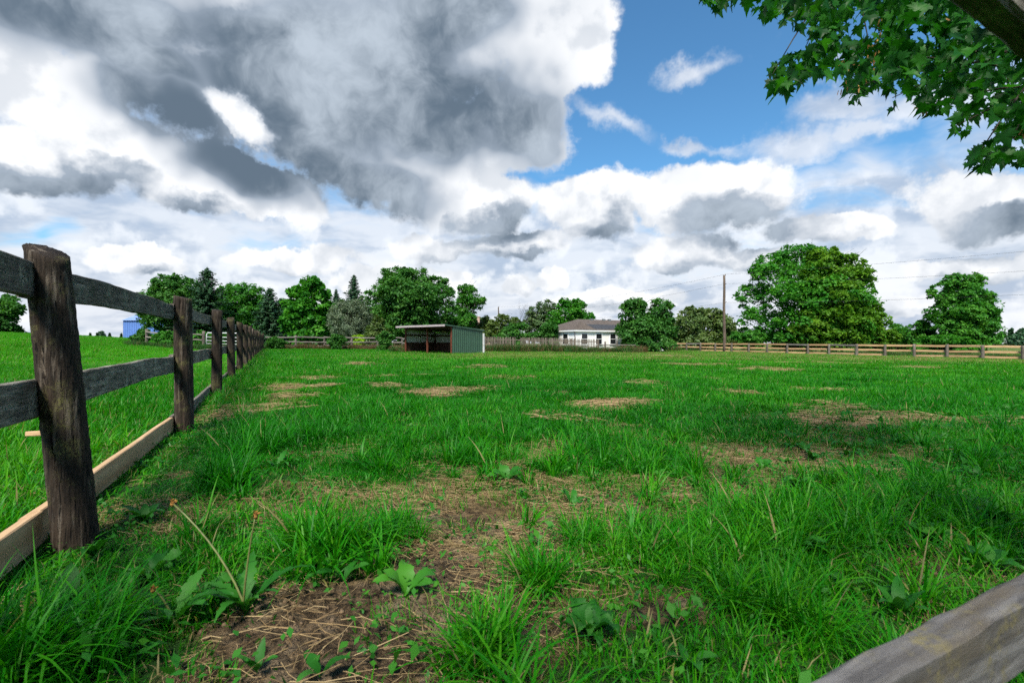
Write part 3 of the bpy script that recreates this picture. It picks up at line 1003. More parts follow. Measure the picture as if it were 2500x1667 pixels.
def shed():
    fd = Vector((0.76, -0.65, 0)).normalized()     # along the open front, left to right
    bd = Vector((-fd.y, fd.x, 0))                  # into the shed
    FR = Vector((-4.92, 39.8, 0))
    Lf, D = 6.35, 3.6
    FL = FR - fd * Lf
    BR, BL = FR + bd * D, FL + bd * D
    g = min(gz(q.x, q.y) for q in (FR, FL, BR, BL)) - 0.02
    hf, hb = 2.31, 2.02
    root = thing('run_in_shed', (FR.x, FR.y, g), 'green metal run-in shed with open dark front on the grass', 'shed')
    rz_f = math.atan2(fd.y, fd.x)
    rz_b = math.atan2(bd.y, bd.x)
    # right side wall: four ribbed panels
    n = 4
    for i in range(n):
        a = FR + bd * (D / n * i)
        h0 = hf + (hb - hf) * i / n; h1 = hf + (hb - hf) * (i + 1) / n
        me = corr_panel(D / n - .004, h0, h1, 0.225)
        obj('wall_panel', me, M['green_metal'], root, (a.x, a.y, g), (0, 0, rz_b))
    # back wall, inner face towards us
    n = 6
    for i in range(n):
        a = BR - fd * (Lf / n * i)
        me = corr_panel(Lf / n - .004, hb - .10, hb - .10, 0.26)
        obj('wall_panel', me, M['pale_metal'], root, (a.x, a.y, g), (0, 0, rz_f + math.pi))
    # left side wall
    n = 4
    for i in range(n):
        a = BL - bd * (D / n * i)
        h0 = hb - .05 + (hf - hb) * i / n; h1 = hb - .05 + (hf - hb) * (i + 1) / n
        me = corr_panel(D / n - .004, h0, h1, 0.225)
        obj('wall_panel', me, M['pale_metal'], root, (a.x, a.y, g), (0, 0, rz_b + math.pi))
    # kick boards inside, lower half
    kb = 0.98

    def boards(a, d, L, nrm, cnt):
        w = L / cnt
        for i in range(cnt):
            mb = MB(); mb.box(0.004, w - .004, 0, .04, 0, kb + random.uniform(-.02, .02))
            q = a + d * (w * i) + nrm * 0.06
            obj('kick_board', mb.mesh('kick_board'), M['kick'], root, (q.x, q.y, g + .02), (0, 0, math.atan2(d.y, d.x)))
    boards(BL + fd * .1, fd, Lf - .2, -bd * 1.4, 24)
    boards(FL + bd * .1, bd, D - .2, fd * 1.0 + bd * 0, 14)
    # girts and headers
    board('girt', BL + Vector((0, 0, g + 1.62)) + fd * .1 - bd * .09, BR + Vector((0, 0, g + 1.62)) - fd * .1 - bd * .09, .13, .05, M['kick'], root, 3)
    board('girt', FL + Vector((0, 0, g + 1.66)) + bd * .05 + fd * .09, BL + Vector((0, 0, g + 1.62)) - bd * .15 + fd * .09, .13, .05, M['kick'], root, 3)
    board('header_beam', FL + Vector((0, 0, g + hf - .10)) + bd * .05, FR + Vector((0, 0, g + hf - .10)) + bd * .05, .18, .08, M['kick'], root, 3)
    # front posts
    for t in (0.02, 0.5, 0.985):
        q = FL + fd * Lf * t
        mb = MB(); mb.box(-.055, .055, -.055, .055, -.2, hf - .02)
        obj('post', mb.mesh('post'), M['rust'], root, (q.x, q.y, g), (0, 0, rz_f))
    # inner corner posts
    for q in (BL + fd * .17 - bd * .17, BR - fd * .15 - bd * .17):
        mb = MB(); mb.box(-.05, .05, -.05, .05, -.1, hb - .12)
        obj('post', mb.mesh('post'), M['kick'], root, (q.x, q.y, g), (0, 0, rz_f))
    # white rear corner trim
    mb = MB(); mb.box(-.085, .03, -.085, .03, -.1, hb - .22)
    q = BR + bd * .06 + fd * .06
    obj('corner_trim', mb.mesh('corner_trim'), M['trim'], root, (q.x, q.y, g), (0, 0, rz_b))
    # roof: ribbed sheets running from the front overhang to the back
    over, back = 0.88, 0.12
    n = 7
    Lr = Lf + 0.16
    for i in range(n):
        w = Lr / n
        me = corr_panel(w - .003, D + over + back, D + over + back, 0.22, .04)
        a = FL - fd * .08 + fd * (w * i) - bd * over
        sl = math.atan2(hb - hf, D)
        # local x along fd, local z along depth: rotate about x
        z0 = g + hf + .05 - over * (hb - hf) / D
        o = obj('roof_sheet', me, M['roof_metal'], root, (a.x, a.y, z0), (R(-90) + sl, 0, rz_f))
    # rafters under the overhang, fascia
    a = FL - fd * .10 - bd * (over + .03); b = FR + fd * .10 - bd * (over + .03)
    zf = g + hf + .02 - over * (hb - hf) / D - .03
    board('fascia', a + Vector((0, 0, zf)), b + Vector((0, 0, zf)), .15, .03, M['fascia'], root, 6, .008, .002)
    for k in range(6):
        t = k / 5
        q = FL + fd * (Lf * (0.03 + .94 * t))
        board('rafter', q - bd * (over - .03) + Vector((0, 0, zf + .0)), q + bd * (D - .12) + Vector((0, 0, g + hb - .06)), .12, .045, M['kick'], root, 3)
    a = FR + fd * .085 - bd * over; b = BR + fd * .085 + bd * back
    board('barge_trim', a + Vector((0, 0, zf + .055)), b + Vector((0, 0, g + hb + .01)), .10, .02, M['green_metal'], root, 3)


shed()


# ================================================================== houses
def window(root, o, u, nrm, w, h, m_frame, m_glass):
    """o: lower-left corner, u: along the wall; nrm: outwards"""
    rz = math.atan2(u.y, u.x)
    fr = MB()
    t = .07
    fr.box(0, t, -.045, .02, 0, h); fr.box(w - t, w, -.045, .02, 0, h)
    fr.box(t, w - t, -.045, .02, 0, t); fr.box(t, w - t, -.045, .02, h - t, h)
    f = obj('window', fr.mesh('window_frame'), m_frame, root, o, (0, 0, rz))
    for k in range(2):
        mb = MB(); mb.box(t, w - t, -.006, .01, t + k * (h - 2 * t) / 2 + .02 * k, t + (k + 1) * (h - 2 * t) / 2 - .02 * (1 - k))
        me = mb.mesh('pane'); me.materials.append(m_glass)
        p = bpy.data.objects.new('pane', me); COL.objects.link(p); p.parent = f
    mb = MB(); mb.box(t, w - t, -.03, .012, h / 2 - .025, h / 2 + .025)
    me = mb.mesh('meeting_rail'); me.materials.append(m_frame)
    p = bpy.data.objects.new('meeting_rail', me); COL.objects.link(p); p.parent = f
    mb = MB(); mb.box(-.05, w + .05, -.08, .0, -.05, -.002)
    me = mb.mesh('sill'); me.materials.append(m_frame)
    p = bpy.data.objects.new('sill', me); COL.objects.link(p); p.parent = f


def bungalow():
    u = Vector((0.87, 0.50, 0)).normalized()       # along the long front
    v = Vector((-u.y, u.x, 0))                     # back
    c = Vector(((1321 - CX) / F * 56.0, 56.0, 0))
    g = gz(c.x, c.y) - .1
    c.z = g
    L, D, H = 14.5, 7.5, 2.58
    root = thing('bungalow', c, 'white sided bungalow with brown and grey shingled hip roof', 'house')
    rz = math.atan2(u.y, u.x)

    def local(name, mb, m, sm=False):
        return obj(name, mb.mesh(name, sm), m, root, c, (0, 0, rz))
    mb = MB(); mb.box(0, L, 0, D, -.3, H)
    local('wall', mb, M['siding'])
    e, rh, rl = .20, 1.5, 3.2
    z = H
    A, B, C_, D_ = (-e, -e, z), (L + e, -e, z), (L + e, D + e, z), (-e, D + e, z)
    R1, R2 = (rl, D / 2, z + rh), (L - rl, D / 2, z + rh)
    mb = MB()
    mb.add([A, B, C_, D_, R1, R2, (-e, -e, z - .02), (L + e, -e, z - .02), (L + e, D + e, z - .02), (-e, D + e, z - .02)],
           [(0, 4, 3), (1, 2, 5), (0, 1, 5, 4), (2, 3, 4, 5), (6, 9, 8, 7)])
    roof = local('roof', mb, M['shingle'])
    # grey re-shingled bands on the front slope
    def lerp(p, q, t): return tuple(p[i] + (q[i] - p[i]) * t for i in range(3))
    nrm = Vector((0, -rh, D / 2 + e)).normalized()
    off = Vector((0, -rh, 0)).normalized() * 0
    for t0, t1, s0, s1 in ((.10, .52, .03, .60),):
        q = []
        for (s, t) in ((s0, t0), (s1, t0), (s1, t1), (s0, t1)):
            lo = lerp(A, B, s); hi = lerp(R1, R2, s)
            p = Vector(lerp(lo, hi, t)) + Vector((0, -(rh), (D / 2 + e))).normalized() * .012
            q.append(p)
        q2 = [p - Vector((0, -rh, D / 2 + e)).normalized() * .01 for p in q]
        mb = MB(); mb.add(q + q2, [(0, 1, 2, 3), (4, 7, 6, 5), (0, 4, 5, 1), (1, 5, 6, 2), (2, 6, 7, 3), (3, 7, 4, 0)])
        me = mb.mesh('shingle_band'); me.materials.append(M['shingle_grey'])
        p = bpy.data.objects.new('shingle_band', me); COL.objects.link(p); p.parent = roof
    for t in (.25, .5, .62):
        mb = MB()
        p0 = lerp(R1, R2, t)
        mb.box(p0[0] - .18, p0[0] + .18, p0[1] - .42, p0[1] - .12, p0[2] - .25, p0[2] + .10)
        me = mb.mesh('roof_vent'); me.materials.append(M['galv'])
        p = bpy.data.objects.new('roof_vent', me); COL.objects.link(p); p.parent = roof
    # small hipped bay in front at the left corner
    bx0, bx1, by = .15, 2.9, -0.02
    zz = z + .03
    mb = MB()
    mb.add([(-e - .02, -e - .03, zz), (3.1, -e - .03, zz), (1.25, .6, zz + 1.02), (-e - .02, 2.4, zz), (1.25, 2.4, zz + .9), (3.1, 2.4, zz)],
           [(0, 1, 2), (0, 2, 4, 3), (1, 5, 4, 2)])
    local('bay_roof', mb, M['shingle'])
    # eaves
    mb = MB()
    mb.box(-e, L + e, -e - .06, -e - .001, z - .17, z - .005)
    local('fascia', mb, M['white'])
    mb = MB(); mb.box(-e - .06, -e - .001, -e - .06, D + e, z - .17, z - .005)
    local('fascia', mb, M['white'])
    mb = MB(); mb.box(-e, L + e, -e, -.01, z - .15, z - .12)
    local('soffit', mb, M['white'])
    vv, ff = tube([(-.16, -.17, z - .15), (-.12, -.10, z - .55), (-.06, -.06, z - .8), (-.06, -.06, 0)], [.05] * 4, 8)
    mb = MB(); mb.add(vv, ff)
    local('downspout', mb, M['grey_post'])
    # corner boards
    for x, y in ((-.015, -.015), (L - .085, -.015)):
        mb = MB(); mb.box(x, x + .1, y, y + .1, -.3, H - .16)
        local('corner_board', mb, M['white'])
    for i in range(6):
        o = c + u * (0.85 + 2.18 * i) - v * 0.022 + Vector((0, 0, .88))
        window(root, o, u, -v, 1.0, 1.34, M['white'], M['glass'])
    for t in (1.3, 4.2):
        o = c - u * 0.022 + v * (t + 1.1) + Vector((0, 0, .88))
        window(root, o, -v, -u, 1.1, 1.34, M['white'], M['glass'])
    return root


bungalow()


def back_house():
    """house behind the trees: pinkish roof, chimney and one white barge board show through the leaves"""
    Y = 82.0
    a = P2(965, 752, Y); b = P2(1128, 757, Y)
    g = gz(a.x, a.y)
    root = thing('brick_house', (a.x, a.y, g), 'pale brick house with pinkish roof and chimney hidden behind the big tree', 'house')
    L = b.x - a.x
    z = a.z - g
    D = 8

    def loc(name, mb, m): return obj(name, mb.mesh(name), m, root, (a.x, a.y, g))
    mb = MB(); mb.box(0, L, 0, D, -.3, z)
    loc('wall', mb, M['brick'])
    rise = 1.5
    mb = MB()
    s = L - 3.6
    mb.add([(-.4, -.4, z), (L + .4, -.4, z), (L + .4, D + .4, z), (-.4, D + .4, z), (3.6, D / 2, z + rise), (s, D / 2, z + rise)],
           [(0, 1, 5, 4), (1, 2, 5), (2, 3, 4, 5), (3, 0, 4), (0, 3, 2, 1)])
    loc('roof', mb, M['pink_roof'])
    ch = P2(1090, 727, Y)
    mb = MB(); mb.box(ch.x - a.x - .75, ch.x - a.x + .75, 1.4, 2.4, z, ch.z - g); mb.box(ch.x - a.x - .85, ch.x - a.x + .85, 1.3, 2.5, ch.z - g + .003, ch.z - g + .12)
    loc('chimney', mb, M['brick'])
    mb = MB()
    p0, p1 = P2(1107, 748, Y) - Vector((a.x, a.y, g)), P2(1131, 758.5, Y) - Vector((a.x, a.y, g))
    mb.add([(p0.x, -.5, p0.z), (p1.x, -.5, p1.z), (p1.x, -.5, p1.z + .3), (p0.x, -.5, p0.z + .3), (p0.x, -.44, p0.z), (p1.x, -.44, p1.z), (p1.x, -.44, p1.z + .3), (p0.x, -.44, p0.z + .3)],
           [(0, 1, 2, 3), (4, 7, 6, 5), (0, 4, 5, 1), (3, 2, 6, 7), (0, 3, 7, 4), (1, 5, 6, 2)])
    loc('barge_board', mb, M['white'])
    for x in (2.0, 5.0, 8.6):
        window(root, Vector((a.x + x, a.y - .022, g + .9)), Vector((1, 0, 0)), Vector((0, -1, 0)), 1.1, 1.4, M['white'], M['glass'])


back_house()


def blue_barn():
    Y = 105.0
    a = P2(283, 735, Y)
    g = gz(a.x, a.y) - .4
    root = thing('blue_barn', (a.x, a.y, g), 'blue metal barn with pale blue ribbed roof beyond the left field', 'barn')
    L, D = 16.0, 11.0
    z = a.z - g
    rise = P2(290, 719, Y).z - a.z + .35

    def loc(name, me, m, off=(0, 0, 0), rot=(0, 0, 0)):
        return obj(name, me, m, root, Vector((a.x, a.y, g)) + Vector(off), rot)
    n = 8
    for i in range(n):
        loc('wall_panel', corr_panel(L / n - .01, z, z, .5, .05), M['blue_wall'], (L / n * i, 0, 0))
    mb = MB()
    mb.add([(0, .03, 0), (0, D, 0), (0, D, z), (0, D / 2, z + rise), (0, .03, z), (-.06, .03, 0), (-.06, D, 0), (-.06, D, z), (-.06, D / 2, z + rise), (-.06, .03, z)],
           [(0, 1, 2, 3, 4), (5, 9, 8, 7, 6)])
    loc('gable_wall', mb.mesh('gable_wall'), M['blue_wall'])
    sl = math.atan2(rise, D / 2)
    ln = math.hypot(rise, D / 2) + .3
    for i in range(n):
        w = (L + .6) / n
        loc('roof_sheet', corr_panel(w - .01, ln, ln, .5, .06), M['blue_roof'], (-.3 + w * i, -.3, z - .1), (-(math.pi / 2 - sl), 0, 0))
    mb = MB()
    mb.add([(-.3, D / 2, z + rise), (L + .3, D / 2, z + rise), (L + .3, D + .3, z - .1), (-.3, D + .3, z - .1)], [(0, 1, 2, 3)])
    loc('roof_back', mb.mesh('roof_back'), M['blue_roof'])


blue_barn()


# ================================================================== picket fence, low rail by the house
def pickets():
    def run(name, x0, Y0, x1, Y1, top0, top1, h, label, wsp=0.155, gaps=()):
        a = Vector(((x0 - CX) / F * Y0, Y0, 0)); b = Vector(((x1 - CX) / F * Y1, Y1, 0))
        L = (b - a).length
        d = (b - a).normalized()
        root = thing(name, (a.x, a.y, gz(a.x, a.y)), label, 'fence')
        za = EYE + (HOR - top0) / F * Y0; zb = EYE + (HOR - top1) / F * Y1
        n = int(L / wsp)
        mb = MB()
        w, t = .085, .022
        prof = [(-w / 2, 0), (w / 2, 0), (w / 2, h - .08), (0.012, h), (-0.012, h), (-w / 2, h - .08)]
        vs = [(x, -t / 2, z) for x, z in prof] + [(x, t / 2, z) for x, z in prof]
        m6 = 6
        fs = [tuple(range(6)), tuple(range(11, 5, -1))] + [(i, i + 6, (i + 1) % 6 + 6, (i + 1) % 6) for i in range(6)]
        me = MB().add(vs, fs).mesh('picket')
        rz = math.atan2(d.y, d.x)
        for i in range(n):
            s = (i + .5) / n
            if any(g0 < s < g1 for g0, g1 in gaps): continue
            q = a + d * L * s
            zt = za + (zb - za) * s + random.uniform(-.04, .03)
            obj('picket', me, M['picket'], root, (q.x, q.y, zt - h), (random.uniform(-.02, .02), random.uniform(-.035, .035), rz))
        nrm = Vector((-d.y, d.x, 0))
        for f in (.25, .75):
            board('rail', a + nrm * .05 + Vector((0, 0, za - h + h * f)), b + nrm * .05 + Vector((0, 0, zb - h + h * f)), .09, .04, M['picket'], root, 6)
        k = max(2, int(L / 2.4) + 1)
        for i in range(k):
            q = a + d * (L * i / (k - 1)) + nrm * .13
            zt = za + (zb - za) * i / (k - 1) - .03
            mb = MB(); mb.box(-.05, .05, -.05, .05, -h - .4, 0)
            obj('post', mb.mesh('post'), M['picket'], root, (q.x, q.y, zt), (0, 0, rz))
    run('picket_fence', 1108, 54.0, 1322, 55.0, 772.5, 776.5, 1.3, 'long grey picket fence behind tall weeds right of the shed', gaps=((.36, .40),))
    run('picket_fence', 1304, 51.5, 1374, 50.2, 777.5, 778.5, 1.15, 'short grey picket fence in front of the white bungalow corner', gaps=((.62, .635),))
    # low rail
    pts = [P2(x, 800, Y) for x, Y in ((1376, 50.4), (1390, 51), (1417, 52), (1460, 53.5))]
    root = thing('garden_rail', (pts[0].x, pts[0].y, gz(pts[0].x, pts[0].y)), 'low grey garden rail on two posts before the bungalow windows', 'fence')
    for i, p in enumerate(pts):
        p.z = gz(p.x, p.y)
        if i in (1, 2):
            obj('post', post_mesh(1.15 if i == 1 else 1.25, .09, 10, 5, seed=i), M['grey_post'], root, p)
    for i in range(3):
        board('rail', pts[i] + Vector((0, .1, .82)), pts[i + 1] + Vector((0, .1, .8)), .09, .05, M['grey_rail'], root, 4, .01)


pickets()


# ================================================================== utility poles and wires
def poles():
    P1 = Vector(((1664 - CX) / F * 63.0, 63.0, 0)); P1.z = gz(P1.x, P1.y)
    top1 = P2(1663, 632, 63.0)
    Pb = Vector(((1146 - CX) / F * 119.0, 119.0, 0)); Pb.z = gz(Pb.x, Pb.y)
    topb = P2(1144.5, 705, 119.0)
    topr = Vector((70.2, 28.0, top1.z + .2))         # the next pole stands far outside the picture
    for (b, t, lab, r) in ((P1, top1, 'tall brown wooden utility pole behind the right fence', .17), (Pb, topb, 'distant leaning utility pole top above the shrubs', .17), ):
        root = thing('utility_pole', b, lab, 'utility pole')
        L = (t - b)
        n = 10
        pts = [b + L * (i / n) + Vector((0.03 * math.sin(i * .9), 0, 0)) for i in range(n + 1)]
        pts[0] = pts[0] - Vector((0, 0, .3))
        vv, ff = tube([p - b for p in pts], [r * (1.15 - .35 * i / n) for i in range(n + 1)], 12)
        obj('shaft', MB().add(vv, ff).mesh('shaft', True), M['pole'], root, b)
        vv, ff = tube([(0, 0, 0), (.03, 0, .22)], [.05, .035], 8)
        obj('insulator', MB().add(vv, ff).mesh('insulator', True), M['grey_post'], root, t + Vector((.16, 0, -.06)))
        for dz in (-1.15, -3.55):
            vv, ff = tube([(0.0, 0, 0), (.20, 0, .0), (.22, 0, .10)], [.03, .03, .04], 8)
            obj('bracket', MB().add(vv, ff).mesh('bracket', True), M['grey_post'], root, t + Vector((.08, 0, dz)))
    labels = ['topmost overhead wire reaching from the pole top', 'middle overhead wire crossing the big maple', 'lowest overhead wire passing behind the big maple']
    for k, (h1, hb, hr, sag1, sag2) in enumerate([(0.12, .1, .5, 1.1, .55), (-1.10, -1.6, -1.6, 1.1, .75), (-3.55, -3.4, -3.4, 1.0, .85)]):
        pts = []
        A, B, C_ = topb + Vector((0.1, 0, hb)), top1 + Vector((0.22, 0, h1)), topr + Vector((0, 0, hr))
        for i in range(25):
            t = i / 24
            pts.append(A + (B - A) * t - Vector((0, 0, sag1 * 4 * t * (1 - t))))
        for i in range(1, 25):
            t = i / 24
            pts.append(B + (C_ - B) * t - Vector((0, 0, sag2 * 4 * t * (1 - t))))
        vv, ff = tube([p - B for p in pts], [.011] * len(pts), 5)
        w = obj('overhead_wire', MB().add(vv, ff).mesh('overhead_wire', True), M['wire'], None, B)
        tag(w, labels[k], 'wire', 'overhead wires')


poles()


# ================================================================== trees
def leaf_quads(cent, nrm, size, rg, aspect=0.62, tone=None, spread=None):
    """rhombic leaves; returns verts, quads, tone per vertex"""
    n = len(cent)
    nrm = nrm / np.linalg.norm(nrm, axis=1, keepdims=True)
    r = rg.normal(size=(n, 3))
    a = np.cross(nrm, r); a /= np.linalg.norm(a, axis=1, keepdims=True) + 1e-9
    b = np.cross(nrm, a)
    s = size * rg.uniform(.6, 1.4, n)
    a = a * s[:, None]; b = b * (s * aspect)[:, None]
    bend = nrm * (s * .18)[:, None]
    v = np.stack([cent - a - bend, cent - b * .9 + a * .1, cent + a - bend, cent + b * .9 + a * .1], 1).reshape(-1, 3)
    f = np.arange(4 * n).reshape(-1, 4)
    t = np.repeat(rg.random(n) if tone is None else tone, 4)
    return v, f, t


def lobe_leaves(rg, lobes, n, clump=0.30, flat=0.55, up=0.9, shell=0.5, outw=0.8):
    """leaf centres and normals gathered in clumps over ellipsoid lobes (cx,cy,cz,rx,ry,rz)"""
    lobes = np.array(lobes, float)
    area = (lobes[:, 3] * lobes[:, 4] + lobes[:, 3] * lobes[:, 5] + lobes[:, 4] * lobes[:, 5])
    share = area / area.sum()
    C, NN, T = [], [], []
    for L, sh in zip(lobes, share):
        m = int(n * sh)
        if m < 8: continue
        rm = (L[3] * L[4] * L[5]) ** (1 / 3)
        nc = max(7, int(m / 115))
        d = rg.normal(size=(nc, 3)); d /= np.linalg.norm(d, axis=1, keepdims=True)
        rad = shell + (1.08 - shell) * rg.random(nc) ** 0.55
        cc = L[:3] + d * rad[:, None] * L[3:6]
        cs = clump * rm * rg.uniform(.35, 1.15, nc) * .88
        k = rg.integers(0, nc, m)
        off = rg.normal(size=(m, 3)) * np.array([1, 1, flat]) * 0.62
        off[:, 2] -= 0.25 * (off[:, 0] ** 2 + off[:, 1] ** 2)       # pads droop at their rim
        pc = cc[k] + off * cs[k][:, None]
        fill = rg.random(m) < .26                                # leaves on the inner twigs
        nf = int(fill.sum())
        df = rg.normal(size=(nf, 3)); df /= np.linalg.norm(df, axis=1, keepdims=True)
        pc[fill] = L[:3] + df * (rg.random(nf) ** .45)[:, None] * L[3:6] * .98
        C.append(pc)
        nn = d[k] * outw + np.array([0, 0, up]) + rg.normal(size=(m, 3)) * 0.75
        NN.append(nn)
        ct = rg.random(nc)
        T.append(np.clip(0.55 * ct[k] + 0.45 * rg.random(m), 0, 1))
    return np.concatenate(C), np.concatenate(NN), np.concatenate(T)


def trunk_mesh(base_h, r, limbs, rg, sides=9, lean=(0, 0)):
    """trunk from the origin up to base_h then limbs to the given points"""
    mb = MB()
    n = 6
    pts = [Vector((lean[0] * (i / n) ** 1.3 + .04 * r * math.sin(i * 2.1), lean[1] * (i / n), -.25 + (base_h + .25) * i / n)) for i in range(n + 1)]
    rad = [r * (1.35 if i == 0 else 1.08 - .30 * i / n) for i in range(n + 1)]
    vv, ff = tube(pts, rad, sides)
    mb.add(vv, ff)
    top = pts[-1]
    for L in limbs:
        L = Vector(L)
        st = pts[random.choice((3, 4, 5, 6))]
        m = 6
        q = []
        mid = st.lerp(L, .5) + Vector((random.uniform(-.3, .3), random.uniform(-.3, .3), (L.z - st.z) * .10))
        for i in range(m + 1):
            t = i / m
            q.append(st * (1 - t) ** 2 + mid * 2 * t * (1 - t) + L * t * t)
        r0 = r * random.uniform(.34, .55)
        vv, ff = tube(q, [r0 * (1 - .85 * i / m) + .012 for i in range(m + 1)], 6)
        mb.add(vv, ff)
        for s in range(2):
            p0 = q[random.choice((3, 4, 5))]
            e = p0 + Vector((random.uniform(-1, 1), random.uniform(-1, 1), random.uniform(.2, 1.1))) * (L - st).length * .28
            vv, ff = tube([p0, p0.lerp(e, .5) + Vector((0, 0, .1)), e], [r0 * .35, r0 * .22, .01], 5)
            mb.add(vv, ff)
    return mb.mesh('trunk', True)


LEAF = {
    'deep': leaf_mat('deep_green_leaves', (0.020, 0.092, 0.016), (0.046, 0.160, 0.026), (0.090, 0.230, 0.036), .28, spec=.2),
    'mid': leaf_mat('mid_green_leaves', (0.020, 0.116, 0.015), (0.046, 0.195, 0.021), (0.098, 0.275, 0.029), .30, spec=.2),
    'bright': leaf_mat('bright_green_leaves', (0.015, 0.104, 0.010), (0.039, 0.195, 0.015), (0.098, 0.299, 0.024), .32, spec=.2),
    'yellow': leaf_mat('yellow_green_leaves', (0.030, 0.118, 0.009), (0.075, 0.195, 0.012), (0.145, 0.275, 0.018), .32, spec=.2),
    'silver': leaf_mat('silver_green_leaves', (0.065, 0.110, 0.060), (0.125, 0.175, 0.105), (0.205, 0.255, 0.165), .2),
    'olive': leaf_mat('olive_green_leaves', (0.037, 0.085, 0.020), (0.085, 0.146, 0.032), (0.152, 0.201, 0.051), .26),
    'grey': leaf_mat('grey_green_leaves', (0.037, 0.091, 0.032), (0.079, 0.146, 0.051), (0.146, 0.207, 0.083), .22),
    'spruce': leaf_mat('spruce_needles', (0.012, 0.048, 0.020), (0.024, 0.080, 0.032), (0.045, 0.110, 0.042), .12),
    'lime': leaf_mat('lime_leaves', (0.15, 0.32, 0.010), (0.25, 0.44, 0.015), (0.36, 0.50, 0.03), .3),
    'maple': leaf_mat('near_maple_leaves', (0.005, 0.050, 0.005), (0.011, 0.088, 0.007), (0.030, 0.150, 0.011), .40, rough=.5, spec=.2),
}


def seedof(*a):
    return int(abs(hash(tuple(round(float(q) * 10) for q in a))) % (2 ** 31))


def tree(name, label, cat, x0, x1, yt, yb, Y, kind, lobes, n, size=.26, trunk_r=.18, group=None, clump=.30, flat=.55, shell=.5, aspect=.62, depth=.85, up=.9):
    """lobes: (fx, fz, rx, rz[, fy]) as fractions of the crown box seen at depth Y between columns x0..x1 and rows yt..yb"""
    cx = ((x0 + x1) / 2 - CX) / F * Y
    Wd = (x1 - x0) / F * Y
    zt = EYE + (HOR - yt) / F * Y
    zb = EYE + (HOR - yb) / F * Y
    g = gz(cx, Y)
    Hc = zt - zb
    rg = np.random.default_rng(seedof(x0, x1, yt, Y))
    random.seed(seedof(x1, x0, yt))
    root = thing(name, (cx, Y, g), label, cat, group)
    LB = []
    for L in lobes:
        fy = L[4] if len(L) > 4 else 0
        r = L[2] * Wd
        LB.append(((L[0] - .5) * Wd, fy * Wd * depth, zb - g + L[1] * Hc, r, r * depth, L[3] * Hc))
    n, size = int(n * 1.75), size * .74
    for l in list(LB):
        for _ in range(2):
            d = rg.normal(size=3); d /= np.linalg.norm(d); d[2] = abs(d[2]) * .9 - .15
            q = rg.uniform(.3, .5)
            LB.append((l[0] + d[0] * l[3] * .95, l[1] + d[1] * l[4] * .95, l[2] + d[2] * l[5] * .95, l[3] * q, l[4] * q, l[5] * q))
    c, nn, t = lobe_leaves(rg, LB, n, clump, flat, up, shell)
    keep = c[:, 2] > 0.05
    v, f, tt = leaf_quads(c[keep], nn[keep], size, rg, aspect, t[keep])
    me = fast_mesh('crown', v, f)
    fattr(me, 'tone', tt)
    obj('crown', me, LEAF[kind], root, (cx, Y, g))
    bh = max(.3, (zb - g) + Hc * .22)
    lim = [(l[0] * .8, l[1] * .8, l[2] + l[5] * .15) for l in LB[:14] for _ in (0, 1)]
    lim = [(a + random.uniform(-.2, .2) * Wd * .3, b + random.uniform(-.2, .2) * Wd * .3, max(bh * .6, z)) for a, b, z in lim]
    obj('trunk', trunk_mesh(bh, trunk_r, lim, rg), M['bark'], root, (cx, Y, g))
    return root


def auto_lobes(rg, k, core=.30):
    L = [(.5 + rg.uniform(-.06, .06), .42, .26, .30, 0)]
    for i in range(k):
        a = rg.uniform(0, 2 * math.pi)
        rr = rg.uniform(.12, .40)
        L.append((.5 + rr * math.cos(a), .40 + .40 * math.sin(a) * rg.uniform(.5, 1.1), rg.uniform(.10, .22), rg.uniform(.10, .2), rg.uniform(-.25, .25)))
    return L


def spruce(label, x, w, yt, Y, yb=775, n_br=9, dens=1.0, kind='spruce'):
    cx = (x - CX) / F * Y
    g = gz(cx, Y)
    H = EYE + (HOR - yt) / F * Y - g
    Rm = w / 2 / F * Y
    rg = np.random.default_rng(seedof(x, yt, Y))
    root = thing('spruce_tree', (cx, Y, g), label, 'tree', 'spruce trees behind the fence')
    C, NN, mbb = [], [], MB()
    z = H * .04
    while z < H * .985:
        t = z / H
        L = Rm * 1.12 * (1 - t) ** .88 * rg.uniform(.70, 1.2) + .10
        nb = n_br if t < .75 else 6
        a0 = rg.random() * 6.28
        for k in range(nb):
            a = a0 + k * 2 * math.pi / nb + rg.normal() * .18
            l = L * rg.uniform(.5, 1.25)
            m = max(4, int(l * 17 * dens))
            s = rg.random(m) ** .75
            droop = -.34 * l * s * (1 - .45 * s) * (1 - .9 * t) + (.38 * l * s * sstep(.5, .8, t))
            lat = rg.normal(size=m) * .10 * l * (1.15 - s)
            px = np.cos(a) * s * l - np.sin(a) * lat; py = np.sin(a) * s * l + np.cos(a) * lat
            pz = z + droop + rg.normal(size=m) * .05 - .05
            C.append(np.stack([px, py, pz], 1))
            NN.append(np.stack([np.cos(a) * .5 + rg.normal(size=m) * .4, np.sin(a) * .5 + rg.normal(size=m) * .4, np.full(m, .9)], 1))
            if k % 2 == 0:
                e = Vector((math.cos(a) * l * .9, math.sin(a) * l * .9, z - .2 * l * (1 - t)))
                vv, ff = tube([Vector((0, 0, z)), e], [.03, .008], 4)
                mbb.add(vv, ff)
        z += max(.16, H * .035 * (1.15 - t))
    C, NN = np.concatenate(C), np.concatenate(NN)
    v, f, tt = leaf_quads(C, NN, .20, rg, .40)
    me = fast_mesh('crown', v, f)
    fattr(me, 'tone', tt)
    obj('crown', me, LEAF[kind], root, (cx, Y, g))
    vv, ff = tube([Vector((0, 0, -.2)), Vector((0, 0, H * .5)), Vector((0, 0, H + .12))], [.17, .09, .015], 8)
    mbb.add(vv, ff)
    obj('trunk', mbb.mesh('trunk', True), M['bark'], root, (cx, Y, g))


